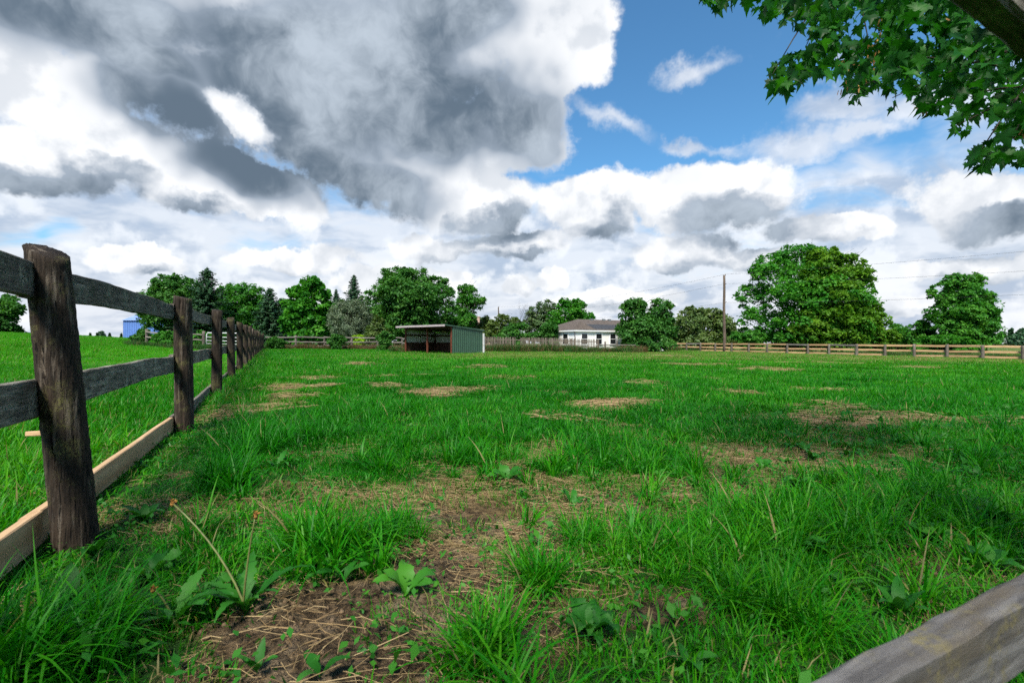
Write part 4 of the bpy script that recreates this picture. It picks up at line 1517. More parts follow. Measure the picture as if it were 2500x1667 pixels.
GT = 'trees behind the paddock'
rgf = np.random.default_rng(31)
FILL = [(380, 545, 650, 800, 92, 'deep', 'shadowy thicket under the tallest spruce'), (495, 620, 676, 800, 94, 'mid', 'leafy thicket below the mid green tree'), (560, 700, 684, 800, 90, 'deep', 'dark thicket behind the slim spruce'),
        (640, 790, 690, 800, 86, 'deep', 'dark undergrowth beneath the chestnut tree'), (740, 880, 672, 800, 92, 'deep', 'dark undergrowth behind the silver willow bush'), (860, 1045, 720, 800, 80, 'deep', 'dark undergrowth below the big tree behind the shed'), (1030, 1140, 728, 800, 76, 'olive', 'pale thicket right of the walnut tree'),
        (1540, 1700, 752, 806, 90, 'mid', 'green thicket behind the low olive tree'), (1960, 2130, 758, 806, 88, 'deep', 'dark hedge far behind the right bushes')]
rgl = np.random.default_rng(3)
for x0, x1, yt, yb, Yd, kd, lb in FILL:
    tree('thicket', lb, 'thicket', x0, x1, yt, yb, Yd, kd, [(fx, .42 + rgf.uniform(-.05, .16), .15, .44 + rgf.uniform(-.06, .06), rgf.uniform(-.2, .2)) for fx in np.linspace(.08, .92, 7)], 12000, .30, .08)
# far left, seen under the top rail
tree('broadleaf_tree', 'deep green tree at the left edge behind the near fence post', 'tree', -70, 78, 668, 778, 84, 'deep', auto_lobes(rgl, 9), 15000, .30, .22, GT)
# dark tree behind the blue barn end
tree('broadleaf_tree', 'dark broad tree left of the tallest spruce above the fence', 'tree', 318, 472, 626, 778, 84, 'deep',
     [(.45, .55, .30, .34), (.2, .55, .17, .2, -.1), (.75, .5, .22, .3), (.40, .82, .2, .16), (.62, .84, .16, .14), (.12, .32, .14, .15), (.8, .76, .14, .15), (.35, .28, .2, .2), (.28, .75, .12, .13)], 20000, .27, .25, GT)
spruce('tallest dark spruce with bare leader above the left fence', 476, 150, 613, 74, dens=1.25)
tree('broadleaf_tree', 'mid green leafy tree between two spruces above the left fence', 'tree', 492, 626, 644, 780, 80, 'mid',
     [(.5, .5, .32, .4), (.3, .8, .18, .16), (.62, .78, .22, .18), (.78, .5, .2, .22), (.2, .45, .2, .25), (.5, .2, .35, .2)], 14000, .27, .2, GT)
spruce('slim dark spruce beside the bright chestnut tree', 620, 112, 659, 72)
spruce('small spruce tip peeking behind the chestnut tree', 645, 70, 684, 86)
tree('chestnut_tree', 'bright green airy chestnut tree above the back rail fence', 'tree', 645, 770, 630, 782, 68, 'bright',
     [(.55, .86, .20, .13), (.40, .72, .2, .12, -.1), (.72, .70, .2, .13), (.2, .52, .18, .12), (.52, .50, .22, .14, -.15), (.82, .47, .17, .12), (.30, .28, .22, .14, -.1), (.66, .27, .24, .15, -.1), (.10, .32, .12, .12), (.5, .1, .36, .12)],
     15000, .32, .2, GT, clump=.34, flat=.6, shell=.35)
spruce('dark pointed spruce rising left of the big leaning tree', 813, 104, 630, 92)
spruce('lower spruce behind the silver willow bush', 772, 80, 664, 90)
tree('willow_bush', 'silver green rounded willow bush before the dark trees', 'bush', 750, 858, 678, 782, 63, 'silver',
     [(.5, .5, .36, .4), (.3, .72, .2, .2), (.65, .75, .22, .2), (.8, .45, .2, .28), (.2, .42, .2, .3), (.5, .2, .4, .22)], 16000, .17, .12, clump=.26, flat=.9, aspect=.3, up=.6)
tree('broadleaf_bush', 'olive green bush leaning against the big tree', 'bush', 830, 892, 716, 792, 60, 'olive', auto_lobes(rgl, 7), 7500, .17, .1)
tree('broadleaf_tree', 'small mid green tree squeezed between silver bush and big tree', 'tree', 826, 905, 676, 780, 76, 'mid', auto_lobes(rgl, 8), 9000, .24, .15, GT)
tree('broadleaf_tree', 'big spreading dark green tree right behind the shed', 'tree', 838, 1048, 611, 782, 67, 'deep',
     [(.48, .55, .32, .36), (.35, .86, .17, .14), (.55, .85, .18, .13), (.73, .76, .15, .13, .1), (.85, .62, .14, .14), (.15, .55, .15, .18), (.25, .72, .15, .14), (.82, .38, .17, .17), (.2, .3, .2, .2), (.5, .25, .3, .2, -.1), (.62, .55, .2, .25, -.25), (.42, .66, .18, .2, -.28)],
     34000, .22, .3, GT)
tree('walnut_tree', 'narrow tree with feathery outline to the right of the big tree', 'tree', 1026, 1114, 646, 790, 74, 'mid',
     [(.55, .82, .28, .14), (.78, .68, .22, .14), (.4, .6, .25, .2), (.55, .42, .26, .16), (.3, .3, .3, .2), (.5, .12, .4, .14)], 14000, .24, .18, GT, aspect=.38)
tree('broadleaf_bush', 'sparse grey green bush beside the chimney behind the shed', 'bush', 1078, 1136, 712, 788, 86, 'grey', auto_lobes(rgl, 6), 6000, .22, .1, shell=.3)
tree('broadleaf_bush', 'light shrub growing around the distant leaning pole', 'bush', 1124, 1206, 712, 788, 78, 'olive', auto_lobes(rgl, 8), 9000, .20, .12)
tree('broadleaf_bush', 'dense dark bush behind the picket fence nearest the shed', 'bush', 1126, 1228, 734, 800, 60, 'deep', auto_lobes(rgl, 9), 13000, .17, .12)
tree('broadleaf_bush', 'dense dark bush touching the left corner of the bungalow', 'bush', 1212, 1308, 736, 800, 58.5, 'deep', auto_lobes(rgl, 9), 12000, .17, .12)
tree('broadleaf_tree', 'sparse grey green tree behind the picket fence bushes', 'tree', 1196, 1296, 684, 790, 88, 'grey',
     [(.3, .6, .24, .24), (.6, .82, .22, .16), (.75, .55, .22, .24), (.45, .4, .3, .25), (.2, .4, .2, .25), (.6, .2, .36, .2)], 10000, .24, .15, GT, shell=.25)
tree('broadleaf_tree', 'bright green tree rising behind the bungalow roof', 'tree', 1248, 1366, 681, 790, 80, 'bright',
     [(.55, .55, .3, .35), (.42, .85, .15, .13), (.62, .80, .18, .15), (.8, .52, .18, .2), (.22, .5, .18, .22), (.5, .2, .4, .2)], 14000, .25, .18, GT)
tree('broadleaf_tree', 'dark twin topped tree hiding the right end of the bungalow', 'tree', 1412, 1548, 679, 806, 57, 'deep',
     [(.32, .72, .22, .2), (.30, .86, .15, .12), (.78, .80, .17, .17), (.72, .62, .22, .18), (.45, .36, .30, .22, -.1), (.2, .38, .2, .22), (.8, .38, .2, .22), (.5, .15, .4, .14), (.93, .55, .08, .1), (.50, .48, .22, .14, -.2)], 26000, .19, .22, GT)
tree('broadleaf_tree', 'low rounded olive green tree left of the tall utility pole', 'tree', 1532, 1694, 701, 800, 79, 'olive',
     [(.45, .55, .34, .38), (.35, .84, .16, .13), (.58, .8, .18, .14), (.78, .6, .18, .22), (.14, .45, .15, .25), (.86, .36, .15, .25), (.5, .2, .44, .2)], 20000, .24, .2, GT)
tree('maple_tree', 'huge broad maple standing behind the right fence', 'tree', 1684, 2026, 555, 800, 79, 'bright',
     [(.42, .88, .13, .10), (.30, .80, .13, .10), (.56, .86, .12, .10), (.22, .66, .14, .12, -.1), (.40, .66, .16, .13, -.2), (.14, .50, .12, .11), (.30, .48, .17, .13, -.3), (.46, .45, .2, .15, -.35), (.15, .30, .13, .11, -.1), (.30, .26, .18, .13, -.3), (.12, .12, .12, .1), (.35, .10, .22, .1, -.2), (.5, .2, .24, .14, -.3)],
     36000, .28, .42, GT, clump=.30, flat=.5, shell=.62)
tree('maple_tree', 'yellow green maple crown merged with the right side of the huge maple', 'tree', 1806, 2026, 566, 800, 73, 'yellow',
     [(.40, .88, .18, .11), (.62, .82, .17, .11), (.28, .72, .18, .12, -.1), (.55, .68, .22, .14, -.1), (.75, .66, .15, .10), (.40, .50, .24, .14, -.2), (.70, .46, .19, .12), (.86, .36, .14, .09), (.30, .30, .22, .13, -.25), (.58, .28, .24, .13, -.2), (.85, .20, .14, .11), (.45, .12, .3, .11, -.1), (.2, .14, .2, .11, -.2)],
     34000, .28, .34, GT, clump=.30, flat=.5, shell=.62)
tree('hedge_bush', 'low dark bush at the foot of the huge maple by the pole', 'bush', 1674, 1760, 744, 806, 72, 'mid', auto_lobes(rgl, 8), 8000, .22, .1)
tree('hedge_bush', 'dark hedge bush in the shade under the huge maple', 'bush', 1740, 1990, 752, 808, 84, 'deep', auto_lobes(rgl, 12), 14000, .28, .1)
tree('hedge_bush', 'yellow green bush right of the huge maple', 'bush', 1990, 2062, 736, 808, 73, 'yellow', auto_lobes(rgl, 8), 8000, .22, .1)
tree('hedge_bush', 'mid green rounded bush between maple and the lone tree', 'bush', 2036, 2150, 722, 808, 76, 'mid', auto_lobes(rgl, 10), 13000, .24, .12)
tree('broadleaf_tree', 'lone upright tree behind the fence near the right edge', 'tree', 2124, 2292, 626, 804, 73, 'mid',
     [(.40, .88, .17, .11), (.68, .88, .15, .10), (.52, .72, .24, .15), (.72, .66, .18, .14), (.30, .66, .14, .12), (.10, .74, .07, .08), (.15, .46, .14, .12), (.38, .48, .22, .15, -.2), (.68, .46, .22, .14, -.1), (.88, .40, .12, .10), (.28, .26, .22, .14, -.2), (.6, .26, .26, .14, -.1), (.84, .2, .12, .1), (.5, .1, .36, .1)],
     28000, .27, .28, GT, clump=.34)
tree('hedge_bush', 'bright green bush at the foot of the lone right tree', 'bush', 2120, 2250, 760, 808, 67, 'bright', auto_lobes(rgl, 9), 9000, .20, .1)
tree('lime_bush', 'small glowing yellow green bush behind the back rail fence', 'bush', 796, 846, 764, 796, 59.5, 'lime', auto_lobes(rgl, 6), 2600, .15, .05)
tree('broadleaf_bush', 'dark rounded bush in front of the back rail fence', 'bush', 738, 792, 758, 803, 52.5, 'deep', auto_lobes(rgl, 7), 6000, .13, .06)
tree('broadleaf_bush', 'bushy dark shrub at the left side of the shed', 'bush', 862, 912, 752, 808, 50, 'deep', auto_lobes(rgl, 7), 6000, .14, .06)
tree('broadleaf_bush', 'round green shrub in front of the blue barn', 'bush', 300, 356, 748, 786, 50, 'deep', auto_lobes(rgl, 8), 7000, .14, .06)
tree('broadleaf_bush', 'weedy green shrub beside the short field fence', 'bush', 350, 420, 748, 792, 46, 'mid', auto_lobes(rgl, 8), 7000, .13, .05)
tree('broadleaf_bush', 'leafy bush behind the metal tube gate', 'bush', 428, 520, 752, 796, 49, 'mid', auto_lobes(rgl, 8), 8000, .13, .05)
tree('broadleaf_bush', 'low bush at the far corner of the left fence', 'bush', 596, 660, 770, 806, 50, 'deep', auto_lobes(rgl, 7), 6000, .12, .05)


def bare_tree():
    Y = 84
    b = P2(1190, 780, Y); b.z = gz(b.x, b.y)
    top = P2(1189, 704, Y)
    root = thing('bare_tree', b, 'thin leafless tree behind the picket fence bushes', 'tree')
    random.seed(5)
    mb = MB()

    def br(p, d, L, r, lev):
        e = p + d * L
        vv, ff = tube([p, p.lerp(e, .5) + Vector((random.uniform(-.1, .1), 0, .05)) * L * .3, e], [r, r * .75, r * .5], 5)
        mb.add(vv, ff)
        if lev == 0: return
        for k in range(3):
            d2 = (d + Vector((random.uniform(-.7, .7), random.uniform(-.7, .7), random.uniform(0, .5)))).normalized()
            br(p.lerp(e, random.uniform(.55, 1)), d2, L * random.uniform(.55, .75), r * .5, lev - 1)
    br(Vector((0, 0, -.2)), Vector((0, 0, 1)), (top.z - b.z) * .5, .09, 4)
    obj('trunk', mb.mesh('trunk', True), M['bark'], root, b)


bare_tree()


def far_wood():
    """distant tree line reads as one mass"""
    rg = np.random.default_rng(9)
    C, S = [], []
    for i in range(170):
        if i < 110:
            x, Y = rg.uniform(2240, 2700), rg.uniform(230, 300)
        else:
            x, Y = rg.uniform(-300, 290), rg.uniform(300, 380)
        X = (x - CX) / F * Y
        top = EYE + (HOR - (rg.uniform(752, 772) if i < 110 else rg.uniform(760, 767))) / F * Y
        g = gz(X, Y) - 1
        n = 260
        con = rg.random() < .7
        t = rg.random(n) ** (0.8 if con else .5)
        w = (1 - t) if con else np.sqrt(np.clip(1 - (2 * t - .9) ** 2 * .8, .05, 1))
        a = rg.random(n) * 6.28
        rr = (1.6 if con else 3.2) * w * np.sqrt(rg.random(n))
        C.append(np.stack([X + rr * np.cos(a), Y + rr * np.sin(a), g + (top - g) * t], 1))
    C = np.concatenate(C)
    v, f, tt = leaf_quads(C, rg.normal(size=C.shape) * .6 + np.array([0, -.4, .7]), .75, rg, .6)
    me = fast_mesh('distant_wood', v, f)
    fattr(me, 'tone', tt)
    o = obj('distant_wood', me, LEAF['spruce'])
    tag(o, 'distant dark tree line at the right horizon', kind='stuff')


far_wood()


# ================================================================== grass
def blades_mesh(name, rg, n, spread, h0, h1, w, lean=0.5, curl=0.9, segs=3, base_jit=None, mat_=None, upright=0.0, clumpy=0.0):
    """arching grass blades; n blades scattered in a disc"""
    a = rg.random(n) * 2 * math.pi
    r = spread * np.sqrt(rg.random(n))
    bx, by = r * np.cos(a), r * np.sin(a)
    if clumpy > 0:
        k = max(3, n // 14)
        ca = rg.random(k) * 2 * math.pi; cr = spread * np.sqrt(rg.random(k))
        pick = rg.integers(0, k, n)
        bx = bx * (1 - clumpy) + cr[pick] * np.cos(ca[pick]) * clumpy
        by = by * (1 - clumpy) + cr[pick] * np.sin(ca[pick]) * clumpy
    h = rg.uniform(h0, h1, n) * (0.6 + 0.4 * rg.random(n))
    # leaning direction mostly outwards
    da = np.arctan2(by, bx) + rg.normal(size=n) * 1.1
    dx, dy = np.cos(da), np.sin(da)
    ln = np.abs(rg.normal(size=n)) * lean * 0.6 + .08
    cu = rg.uniform(.15, 1.0, n) * curl
    ww = w * rg.uniform(.6, 1.25, n)
    tw = rg.normal(size=n) * .5
    px, py = -np.sin(da + tw), np.cos(da + tw)
    V = []
    for s in range(segs + 1):
        t = s / segs
        th = ln * .6 + cu * t * 1.25                       # bending angle along the blade
        # integrate roughly
        fwd = h * (np.sin(ln * .6 + cu * t * .62)) * t
        zz = h * (np.cos(np.minimum(ln * .6 + cu * t * .62, 1.9))) * t
        wid = ww * (1 - t ** 1.7) * (.75 + .5 * min(t * 3, 1) * (1 if t < 1 else 0)) * .5
        cxp, cyp = bx + dx * fwd, by + dy * fwd
        if s < segs:
            V.append(np.stack([cxp - px * wid, cyp - py * wid, zz - .01 * (s == 0)], 1))
            V.append(np.stack([cxp + px * wid, cyp + py * wid, zz - .01 * (s == 0)], 1))
        else:
            V.append(np.stack([cxp, cyp, zz], 1))
    m = 2 * segs + 1
    v = np.stack(V, 1).reshape(-1, 3)
    base = np.arange(n)[:, None] * m
    quads = np.concatenate([base + np.array([2 * s, 2 * s + 1, 2 * s + 3, 2 * s + 2]) for s in range(segs - 1)], 0) if segs > 1 else np.zeros((0, 4), int)
    tris = base + np.array([2 * segs - 2, 2 * segs - 1, 2 * segs])
    me = fast_mesh(name, v, [quads, tris])
    fattr(me, 'tone', np.repeat(rg.random(n), m))
    smooth(me)
    if mat_: me.materials.append(mat_)
    return me


def straw_mesh(name, rg, n, spread, L0, L1, w):
    a = rg.random(n) * 2 * math.pi
    r = spread * np.sqrt(rg.random(n))
    c = np.stack([r * np.cos(a), r * np.sin(a), rg.uniform(.002, .022, n)], 1)
    da = rg.random(n) * math.pi
    L = rg.uniform(L0, L1, n)
    d = np.stack([np.cos(da), np.sin(da), rg.normal(size=n) * .10], 1)
    p = np.stack([-np.sin(da), np.cos(da), np.zeros(n)], 1)
    bend = p * (rg.normal(size=n) * .08 * L)[:, None] + np.array([0, 0, 1.]) * (np.abs(rg.normal(size=n)) * .05 * L)[:, None]
    ww = w * rg.uniform(.6, 1.3, n)[:, None]
    up = np.array([0, 0, 1.0])
    A, B, C_ = c - d * L[:, None] / 2, c + bend, c + d * L[:, None] / 2
    V = []
    for q in (A, B, C_):                                     # three-sided stalks
        V += [q + p * ww * .5, q - p * ww * .5, q + up * ww * .7]
    v = np.stack(V, 1).reshape(-1, 3)
    v[:, 2] = np.maximum(v[:, 2], -.004)
    base = np.arange(n)[:, None] * 9
    f = np.concatenate([base + np.array([s * 3 + k, s * 3 + (k + 1) % 3, s * 3 + 3 + (k + 1) % 3, s * 3 + 3 + k]) for s in (0, 1) for k in range(3)], 0)
    me = fast_mesh(name, v, f)
    fattr(me, 'tone', np.repeat(rg.random(n), 9))
    me.materials.append(M['straw'])
    return me


def herb_mesh(name, rg, n, spread, size, mat_):
    """small broad leaves close to the ground (clover, plantain, seedlings)"""
    a = rg.random(n) * 2 * math.pi
    r = spread * np.sqrt(rg.random(n))
    c = np.stack([r * np.cos(a), r * np.sin(a), rg.uniform(.01, .07, n)], 1)
    nn = rg.normal(size=(n, 3)) * .45 + np.array([0, 0, 1.0])
    v, f, t = leaf_quads(c, nn, size, rg, .6)
    me = fast_mesh(name, v, f)
    fattr(me, 'tone', t)
    me.materials.append(mat_)
    return me


def make_collection(name, meshes):
    col = bpy.data.collections.new(name)
    for i, me in enumerate(meshes):
        o = bpy.data.objects.new('%s_%02d' % (name, i), me)
        col.objects.link(o)
    return col


_gn = {}


def gn_scatter(col):
    if col.name in _gn: return _gn[col.name]
    ng = bpy.data.node_groups.new('scatter_' + col.name, 'GeometryNodeTree')
    ng.interface.new_socket('Geometry', in_out='INPUT', socket_type='NodeSocketGeometry')
    ng.interface.new_socket('Geometry', in_out='OUTPUT', socket_type='NodeSocketGeometry')
    gi = ng.nodes.new('NodeGroupInput'); go = ng.nodes.new('NodeGroupOutput')
    ci = ng.nodes.new('GeometryNodeCollectionInfo')
    ci.inputs['Collection'].default_value = col
    ci.inputs['Separate Children'].default_value = True
    ci.inputs['Reset Children'].default_value = True
    ip = ng.nodes.new('GeometryNodeInstanceOnPoints')
    ip.inputs['Pick Instance'].default_value = True

    def na(name, typ):
        n = ng.nodes.new('GeometryNodeInputNamedAttribute')
        n.data_type = typ
        n.inputs['Name'].default_value = name
        return n.outputs[0]
    ng.links.new(gi.outputs[0], ip.inputs['Points'])
    ng.links.new(ci.outputs[0], ip.inputs['Instance'])
    ng.links.new(na('idx', 'INT'), ip.inputs['Instance Index'])
    ng.links.new(na('rot', 'FLOAT_VECTOR'), ip.inputs['Rotation'])
    ng.links.new(na('scl', 'FLOAT_VECTOR'), ip.inputs['Scale'])
    ng.links.new(ip.outputs[0], go.inputs[0])
    _gn[col.name] = ng
    return ng


def scatter(name, X, Y, col, idx, scl, tint, dry, label, rg, tilt=.06, dz=0.0, zs=None):
    n = len(X)
    me = bpy.data.meshes.new(name)
    me.vertices.add(n)
    Z = ground_z(X, Y) + dz
    me.vertices.foreach_set('co', np.stack([X, Y, Z], 1).astype(np.float32).ravel())
    fattr(me, 'rot', np.stack([rg.normal(size=n) * tilt, rg.normal(size=n) * tilt, rg.random(n) * 6.283], 1), typ='FLOAT_VECTOR')
    sz = scl if zs is None else scl * zs
    fattr(me, 'scl', np.stack([scl, scl, sz], 1), typ='FLOAT_VECTOR')
    fattr(me, 'idx', idx, typ='INT')
    fattr(me, 'tint', np.clip(tint, 0, 1)); fattr(me, 'dry', np.clip(dry, 0, 1))
    o = bpy.data.objects.new(name, me)
    COL.objects.link(o)
    md = o.modifiers.new('scatter', 'NODES')
    md.node_group = gn_scatter(col)
    tag(o, label, kind='stuff')
    return o


def wedge(rg, n, y0, y1, pad=1.3, slope=1.16):
    n = int(n * 1.15)
    """n random points in the viewed wedge between depths y0 and y1, even per area"""
    Y = np.sqrt(rg.uniform(y0 * y0, y1 * y1, n))
    X = rg.uniform(-1, 1, n) * (Y * slope + pad)
    return X, Y


def grass():
    rg = np.random.default_rng(21)
    G = M['grass']
    turf = [blades_mesh('turf', rg, 80, .17, .05, .15, .0054, .65, 1.2, 3, mat_=G) for _ in range(6)]
    tuft = [blades_mesh('tuft', rg, 46, .055, .16, .42, .0088, .8, 2.0, 6, mat_=G) for _ in range(6)]
    tuft += [blades_mesh('tuft', rg, 36, .045, .18, .38, .0115, .65, 1.6, 6, mat_=G) for _ in range(3)]
    midt = [blades_mesh('midturf', rg, 110, .34, .07, .20, .0082, .65, 1.2, 3, mat_=G) for _ in range(6)]
    far = [blades_mesh('farturf', rg, 190, .85, .08, .19, .014, .6, .8, 2, mat_=G) for _ in range(6)]
    mead = [blades_mesh('meadow', rg, 170, .75, .22, .60, .016, .5, .8, 2, mat_=M['meadow']) for _ in range(6)]
    herb = [herb_mesh('herb', rg, 46, .16, .010, M['weed_inst']) for _ in range(3)] + [herb_mesh('herb', rg, 26, .12, .015, M['weed_inst']) for _ in range(3)]
    strw = [straw_mesh('straw', rg, 60, .20, .02, .16, .0018) for _ in range(6)]
    strf = [straw_mesh('strawfar', rg, 90, .42, .10, .34, .006) for _ in range(4)]
    cT, cU, cM, cF, cE, cH, cS, cSF = [make_collection(n, m) for n, m in (('turf', turf), ('tuft', tuft), ('midturf', midt), ('farturf', far), ('meadow', mead), ('herb', herb), ('straw', strw), ('strawfar', strf))]

    def tint_of(X, Y):
        q = qdist(X, Y)
        t = 0.15 + 0.75 * fbm(X * .55 + 11, Y * .55, 3) + 0.35 * (fbm(X * .12, Y * .12 + 5, 2) - .5)
        return t + .10 * rg.normal(size=len(X)) + .15 * sstep(8, 24, Y)

    def thin(X, Y, f, soft=1.0):
        b, s = bare_both(X, Y)
        k = rg.random(len(X)) < f * (1 - np.clip(np.maximum(b * .80, s * 1.25) * soft, 0, .97))
        return X[k], Y[k]

    right = lambda X, Y: qdist(X, Y) < .0
    lane = lambda X, Y: ~((np.abs(qdist(X, Y) - .0) < .50) & (Y < 6.6) & (Y > 1.6))      # low grass beside the pine boards
    # near turf
    X, Y = wedge(rg, 2600, .8, 5.2)
    X, Y = thin(X, Y, 1.0)
    d = (.30 + .75 * fbm(X * .9, Y * .9 + 30, 3)) * np.where(lane(X, Y), 1.0, .42)
    scatter('grass', X, Y, cT, rg.integers(0, 6, len(X)), rg.uniform(.7, 1.25, len(X)), tint_of(X, Y), .05 + .25 * bare_both(X, Y)[0], 'short green turf in the foreground', rg, .10, 0, d)
    # scattered small blades inside the worn patches
    X, Y = wedge(rg, 500, .9, 5.0)
    X, Y = thin(X, Y, 1.0, .35)
    scatter('grass', X, Y, cT, rg.integers(0, 6, len(X)), rg.uniform(.4, .7, len(X)), tint_of(X, Y), np.full(len(X), .3), 'thin new grass in the worn patches', rg, .2)
    # tall tufts
    X, Y = wedge(rg, 1100, .9, 5.6)
    X, Y = thin(X, Y, 1.0, 1.1)
    k = (rg.random(len(X)) < sstep(.46, .66, fbm(X * 1.1 + 50, Y * 1.1, 3)) * .8 + .05) & lane(X, Y) & (qdist(X, Y) < .3)
    X, Y = X[k], Y[k]
    sc = rg.uniform(.55, 1.0, len(X))
    scatter('grass', X, Y, cU, rg.integers(0, 9, len(X)), sc, tint_of(X, Y), np.full(len(X), .03), 'tall arching grass tufts in the foreground', rg, .08)
    # picked tufts (picture position, number, spread, size)
    PX, PY, PS = [], [], []
    for x, y, n, sp, sc in [(830, 960, 60, .75, 1.0), (700, 1010, 40, .6, .95), (520, 1060, 40, .5, .95), (380, 1130, 26, .35, .9), (470, 1130, 26, .3, 1.0), (1085, 1065, 22, .3, .85), (1130, 1010, 26, .5, .8),
                            (1180, 1000, 20, .5, .8), (1330, 905, 14, .2, .9), (800, 1270, 14, .22, .95), (700, 1260, 9, .14, 1.0), (900, 1230, 8, .15, .85), (1240, 1340, 7, .06, .8), (1110, 1500, 6, .07, .85),
                            (1060, 1530, 4, .06, .8), (1850, 1450, 14, .2, .72), (1790, 1400, 8, .15, .6), (1650, 1230, 30, .4, .7), (1500, 1080, 30, .45, .8), (1380, 1060, 26, .4, .8), (1820, 1200, 26, .4, .8),
                            (60, 1450, 22, .25, 1.0), (150, 1520, 14, .2, .95), (30, 1380, 12, .15, .9), (250, 1330, 12, .18, .8), (330, 1250, 10, .15, .7), (20, 1560, 12, .15, 1.0), (1900, 1200, 30, .5, .8), (2100, 1200, 24, .5, .8),
                            (620, 960, 20, .4, .9), (560, 1000, 20, .4, .9), (450, 1010, 24, .4, .9), (1950, 870, 14, .5, 1.0), (2230, 1060, 24, .6, .8), (1330, 1240, 10, .2, .7), (1580, 1300, 24, .3, .55), (1700, 1350, 24, .3, .55)]:
        gx, gy = gpt(x, y)
        PX += list(gx + rg.normal(size=n) * sp * .5); PY += list(gy + rg.normal(size=n) * sp * .5); PS += list(sc * rg.uniform(.7, 1.15, n))
    X, Y, S_ = np.array(PX), np.array(PY), np.array(PS)
    k = (Y > 1.0) & (qdist(X, Y) < .05) & lane(X, Y)
    X, Y, S_ = X[k], Y[k], S_[k]
    scatter('grass', X, Y, cU, rg.integers(0, 9, len(X)), S_, tint_of(X, Y) - .08, np.full(len(X), .03), 'dark lush grass clumps in the paddock', rg, .08)
    # along the left fence foot
    t = rg.uniform(-.3, 48, 900)
    off = np.abs(rg.normal(size=900)) * .35 - .05
    X = LPOS[0][0].x + FD.x * t + FN.x * off; Y = LPOS[0][0].y + FD.y * t + FN.y * off
    k = (rg.random(900) < np.clip(8 / (Y + 2), .25, 1)) & lane(X, Y)
    X, Y = X[k], Y[k]
    scatter('grass', X, Y, cU, rg.integers(0, 9, len(X)), rg.uniform(.5, 1.0, len(X)), tint_of(X, Y), np.full(len(X), .12), 'longer unmown grass along the left fence foot', rg, .08)
    # middle distance
    X, Y = wedge(rg, 5200, 4.4, 15)
    X, Y = thin(X, Y, 1.0, 1.0)
    d = (.32 + .85 * fbm(X * .6, Y * .6 + 30, 3)) * np.where(lane(X, Y), 1.0, .4)
    scatter('grass', X, Y, cM, rg.integers(0, 6, len(X)), rg.uniform(.8, 1.3, len(X)), tint_of(X, Y), .04 + .2 * bare_both(X, Y)[0], 'green paddock grass in the middle distance', rg, .08, 0, d)
    X, Y = wedge(rg, 2600, 4.6, 18)
    X, Y = thin(X, Y, 1.0, 1.1)
    k = (rg.random(len(X)) < sstep(.44, .66, fbm(X * .7 + 50, Y * .7, 3)) * .8 + .03) & right(X, Y)
    X, Y = X[k], Y[k]
    scatter('grass', X, Y, cU, rg.integers(0, 9, len(X)), rg.uniform(.5, .95, len(X)), tint_of(X, Y), np.full(len(X), .03), 'scattered tall tufts across the paddock', rg, .08)
    # far paddock
    X, Y = wedge(rg, 15000, 13, 78, 1.5)
    X, Y = thin(X, Y, 1.0, .9)
    k = right(X, Y)
    X, Y = X[k], Y[k]
    ye = yellow_at(X, Y)
    scatter('grass', X, Y, cF, rg.integers(0, 6, len(X)), rg.uniform(.8, 1.3, len(X)), tint_of(X, Y) + .3 * ye, .03 + .6 * ye, 'far mown paddock grass turning yellow', rg, .05, 0, .35 + .8 * fbm(X * .5, Y * .5 + 30, 3) - .2 * ye)
    # meadow beyond the left fence
    X, Y = wedge(rg, 16000, 1.2, 95, .4)
    q = qdist(X, Y)
    k = (q > .8) & (Y > 1.0)
    X, Y, q = X[k], Y[k], q[k]
    tall = sstep(3.0, 14, q) * .65 + .20
    scatter('meadow_grass', X, Y, cE, rg.integers(0, 6, len(X)), rg.uniform(.8, 1.2, len(X)), .35 + .4 * fbm(X * .3, Y * .3, 3) + .1 * rg.normal(size=len(X)), np.full(len(X), .07), 'tall bright meadow beyond the left fence', rg, .05, 0, tall)
    X, Y = wedge(rg, 9000, 1.2, 16, .4)
    q = qdist(X, Y)
    k = (q > .1) & (Y > 1.0)
    X, Y = X[k], Y[k]
    zl = np.where(lane(X, Y), 1.0, .3)
    scatter('meadow_grass', X, Y, cM, rg.integers(0, 6, len(X)), rg.uniform(.8, 1.3, len(X)), tint_of(X, Y) + .25, np.full(len(X), .06), 'mid height grass just beyond the left fence', rg, .08, 0, zl)
    # low herbs
    X, Y = wedge(rg, 900, .9, 6.5)
    k = rg.random(len(X)) < .25 + .75 * (fbm(X * .8 + 70, Y * .8, 2) > .52) + .4 * (X > .5)
    X, Y = X[k], Y[k]
    scatter('low_herbs', X, Y, cH, rg.integers(0, 6, len(X)), rg.uniform(.7, 1.5, len(X)), tint_of(X, Y), np.full(len(X), .0), 'small broad leaved herbs between the grass', rg, .12)
    # straw
    X, Y = wedge(rg, 5200, .9, 6.5)
    b, s = bare_both(X, Y)
    k = rg.random(len(X)) < np.clip(b * 1.2, 0, 1) * (.60 - .48 * s) * (.3 + 1.2 * fbm(X * 2.2, Y * 2.2, 2)) + .04
    X, Y = X[k], Y[k]
    scatter('straw', X, Y, cS, rg.integers(0, 6, len(X)), rg.uniform(.7, 1.3, len(X)), np.zeros(len(X)), np.zeros(len(X)), 'loose dry straw lying on the worn patches', rg, .04, .004)
    X, Y = wedge(rg, 16000, 5.5, 45)
    b, s = bare_both(X, Y)
    k = (rg.random(len(X)) < np.clip(b * 1.3 - .15, 0, 1)) & right(X, Y)
    X, Y = X[k], Y[k]
